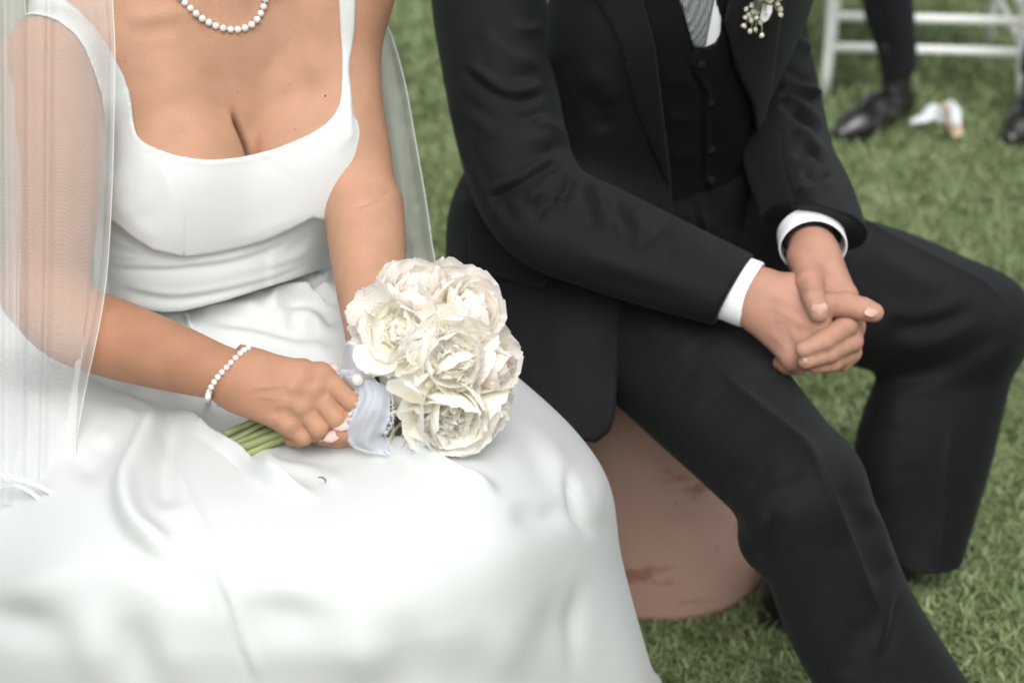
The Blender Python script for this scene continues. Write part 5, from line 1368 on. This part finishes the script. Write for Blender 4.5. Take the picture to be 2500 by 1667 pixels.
# satin ribbon loop of the veil's edge on the skirt
pts = [P(-40, 1200, 1.905), P(0, 1186, 1.895), P(40, 1183, 1.885), P(75, 1200, 1.885), P(105, 1225, 1.885), P(140, 1236, 1.884), P(150, 1226, 1.880), P(118, 1198, 1.878), P(70, 1176, 1.878), P(10, 1160, 1.885), P(-50, 1150, 1.89)]
q = catmull(pts, 6); T = np.gradient(q, axis=0); V = []
for p, t in zip(q, T):
    s = nrm(UP * .8 + FW * .2 - nrm(t) * ((UP * .8 + FW * .2) @ nrm(t))); V += [p - s * .0022, p + GV * -.0006, p + s * .0022]
I = np.arange(len(V)).reshape(-1, 3); Q = np.stack([I[:-1, :-1], I[1:, :-1], I[1:, 1:], I[:-1, 1:]], -1).reshape(-1, 4)
local_mesh('veil_ribbon', np.array(V), Q, M['satin'], bride, BLOC)

# pearls
V, F = ball((0, 0, 0), 1.0, 18, 10)
tmp = mesh_np('pearl', V, F, M['pearl']); PEARL = tmp.data; bpy.data.objects.remove(tmp)
def pearl_string(name, pts, r, parent):
    root = bpy.data.objects.new(name, None); COL.objects.link(root); root.parent = parent
    q = catmull(pts, 30); s = np.concatenate([[0], np.cumsum(np.linalg.norm(np.diff(q, axis=0), axis=1))])
    n = int(s[-1] / (2.03 * r))
    root.location = q[0] - BLOC
    for k in range(n + 1):
        t = k * s[-1] / n; p = np.array([np.interp(t, s, q[:, c]) for c in range(3)])
        o = bpy.data.objects.new('pearl', PEARL); COL.objects.link(o); o.parent = root
        o.location = p - q[0]; rr = r * (1 + .04 * math.sin(k * 7.3)); o.scale = (rr, rr, rr * .98); o.rotation_euler = (k * 1.3, k * .7, 0)
    V, F = sweep(q[::6], [.0004] * len(q[::6]), 5, 1); mesh_np('string', V - q[0], F, M['chair'], root)
    return root
def on_body(grid, px, py, lift, d0=1.6, d1=2.6):
    ds = np.linspace(d0, d1, 1400); X = CAMP + (P(px, py, 1.0) - CAMP)[None] * ds[:, None]
    I = np.round((X - grid.lo) / grid.h).astype(int); ok = ((I >= 0) & (I < grid.n)).all(1)
    f = np.where(ok, grid.f[tuple(np.clip(I, 0, grid.n - 1).T)], 1); k = np.nonzero(f < 0)[0]
    return P(px, py, ds[k[0]] - lift) if len(k) else None
np_ = [(418, -60), (428, -30), (441, -4), (460, 16), (480, 35), (502, 51), (527, 64), (555, 72), (582, 73), (608, 65), (628, 48), (640, 26), (648, 2), (655, -25), (660, -60)]
pn = [on_body(GBODY, x, y, .0030) for x, y in np_]
nb = [p for p in pn if p is not None]
nb = nb + [B(.060, -.050, .062), B(.044, -.098, .072), B(0, -.121, .075), B(-.044, -.098, .072), B(-.060, -.050, .062), nb[0]]
pearl_string('pearl_necklace', nb, .0039, bride)
bw = [(606, 850), (598, 854), (588, 862), (572, 877), (556, 894), (540, 911), (527, 927), (517, 943), (510, 958), (508, 972), (513, 985), (523, 995)]
bp = []
for i, (x, y) in enumerate(bw):
    c = [on_body(G_, x, y, .0022) for G_ in (GBODY, gh)]
    c = [p for p in c if p is not None]
    bp.append(min(c, key=lambda p: (p - CAMP) @ FW) if c else None)
known = [i for i, p in enumerate(bp) if p is not None]
for i, (x, y) in enumerate(bw):             # round the edges of the wrist
    if bp[i] is None:
        k = min(known, key=lambda q: abs(q - i)); bp[i] = P(x, y, (bp[k] - CAMP) @ FW + .006 * abs(k - i))
pearl_string('pearl_bracelet', bp, .0031, bride)
M['silver'] = pmat('silver_clasp', (0.30, 0.28, 0.26), .3, Metallic=.9)
for k in range(4):
    c = P(531 + 5 * k, 991 - 2 * k, 1.919); th = np.linspace(0, 6.283, 9)
    V, F = sweep([c + .0013 * (RT * math.cos(a) + (UP if k % 2 else FW) * math.sin(a)) for a in th], [.0004] * 9, 5, 1, caps=False)
    local_mesh('clasp_link', V, F, M['silver'], bride, BLOC)

# boutonniere on the groom's left lapel
bt = P(1840, 15, 2.36)
for dtry in np.linspace(2.2, 2.7, 500):
    X = P(1840, 15, dtry); I = np.clip(np.round((X - gj.lo) / gj.h).astype(int), 0, gj.n - 1)
    if gj.f[tuple(I)] < .016: bt = X; break
BD = np.linalg.norm((bt - CAMP) @ FW)
bout = thing('boutonniere', 'small boutonniere of white gypsophila and rose with white ribbon on the suit lapel', 'boutonniere', loc=tuple(bt))
M['twig'] = pmat('pale_twig', (0.20, 0.24, 0.13), .6); M['gyp'] = pmat('gypsophila_white', (0.72, 0.70, 0.60), .7)
rg = np.random.default_rng(21)
heads = [(1819, 59), (1833, 71), (1845, 68), (1860, 81), (1836, 45), (1830, 33), (1848, 40), (1826, 20), (1902, 33), (1893, 8), (1842, 25), (1856, 50), (1900, 20), (1838, 12), (1870, 30), (1822, 40), (1850, 28), (1865, 14)]
for x, y in heads:
    e = P(x, y, BD - .010 - rg.uniform(0, .012)); b0 = P(1862, -5, BD - .006)
    V, F = sweep([b0, (b0 + e) / 2 + rg.normal(0, .002, 3), e], [.0006, .0005, .0005], 5, 4); s = mesh_np('twig', V - bt, F, M['twig'], bout)
    Vs, Qs, k = [], [], 0
    for i in range(7):
        V, Q, al = petal_grid(R_(rg.uniform(5, 70)), R_(rg.uniform(-30, 40)), .45, .2, .06, int(rg.integers(1e6)), 4, 5)
        a = i * 2.4; V = V * .0062; V = np.stack([V[:, 0] * math.cos(a) - V[:, 1] * math.sin(a), V[:, 0] * math.sin(a) + V[:, 1] * math.cos(a), V[:, 2]], 1)
        Fm = frame(nrm(e - b0 + CAMZ * .01)); Vs.append(V @ Fm.T + e - bt); Qs.append(Q + k); k += len(V)
    mesh_np('floret', np.vstack(Vs), np.vstack(Qs), M['gyp'], s)
ros = bpy.data.objects.new('rose', None); COL.objects.link(ros); ros.parent = bout
ros.location = P(1866, -8, BD - .022) - bt; ros.rotation_euler = Matrix(frame(nrm(CAMZ + CAMY * .2)).tolist()).to_euler()
for i in range(11): put_petal(('bud', 'inner', 'mid')[min(2, i // 4)], ros, Matrix.Rotation(i * 2.4, 4, 'Z') @ Matrix.Scale(.018 + .0006 * i, 4), None, r=rg)
V, Q, _ = sheet([[P(1862, 10, BD - .012), P(1872, 12, BD - .016), P(1886, 14, BD - .012)], [P(1858, 30, BD - .012), P(1869, 34, BD - .017), P(1884, 32, BD - .012)], [P(1855, 46, BD - .010), P(1866, 54, BD - .014), P(1875, 50, BD - .010)]], 5, 5)
mesh_np('ribbon_tail', V - bt, Q, M['shirt'], bout)
V, Q, _ = sheet([[P(1895, -25, BD - .012), P(1910, -20, BD - .014)], [P(1890, -5, BD - .012), P(1905, 0, BD - .015)], [P(1908, 2, BD - .010), P(1920, -8, BD - .012)]], 5, 5)
mesh_np('ribbon_tail', V - bt, Q, M['shirt'], bout)

# a loose dark hair on the skirt, moles on her skin
M['hair'] = pmat('dark_hair', (0.02, 0.015, 0.012), .5)
pts = [(776, 1166), (783, 1164), (790, 1167), (795, 1172), (793, 1178)]
hp = []
for x, y in pts: hp.append(Ph(x, y, .606))
V, F = sweep(hp, [.0004, .0006, .0007, .0006, .0004], 6, 5); o = mesh_np('loose_hair', V - hp[0], F, M['hair']); o.location = hp[0]
tag(o, 'tiny curled dark hair lying on the white skirt below the hands', 'hair')
M['mole'] = pmat('mole_brown', (0.14, 0.055, 0.03), .5)
for x, y, r in ((794, 234, .0011), (707, 205, .0006), (581, 227, .0006), (305, 151, .0006), (721, 316, .0006), (273, 769, .0007), (363, 909, .0007), (620, 980, .0006)):
    p = on_body(GBODY, x, y, 0.0)
    if p is None: continue
    V, F = ball(p, r * arr(1, 1, 1), 8, 6); local_mesh('mole', V, F, M['mole'], bride, BLOC)
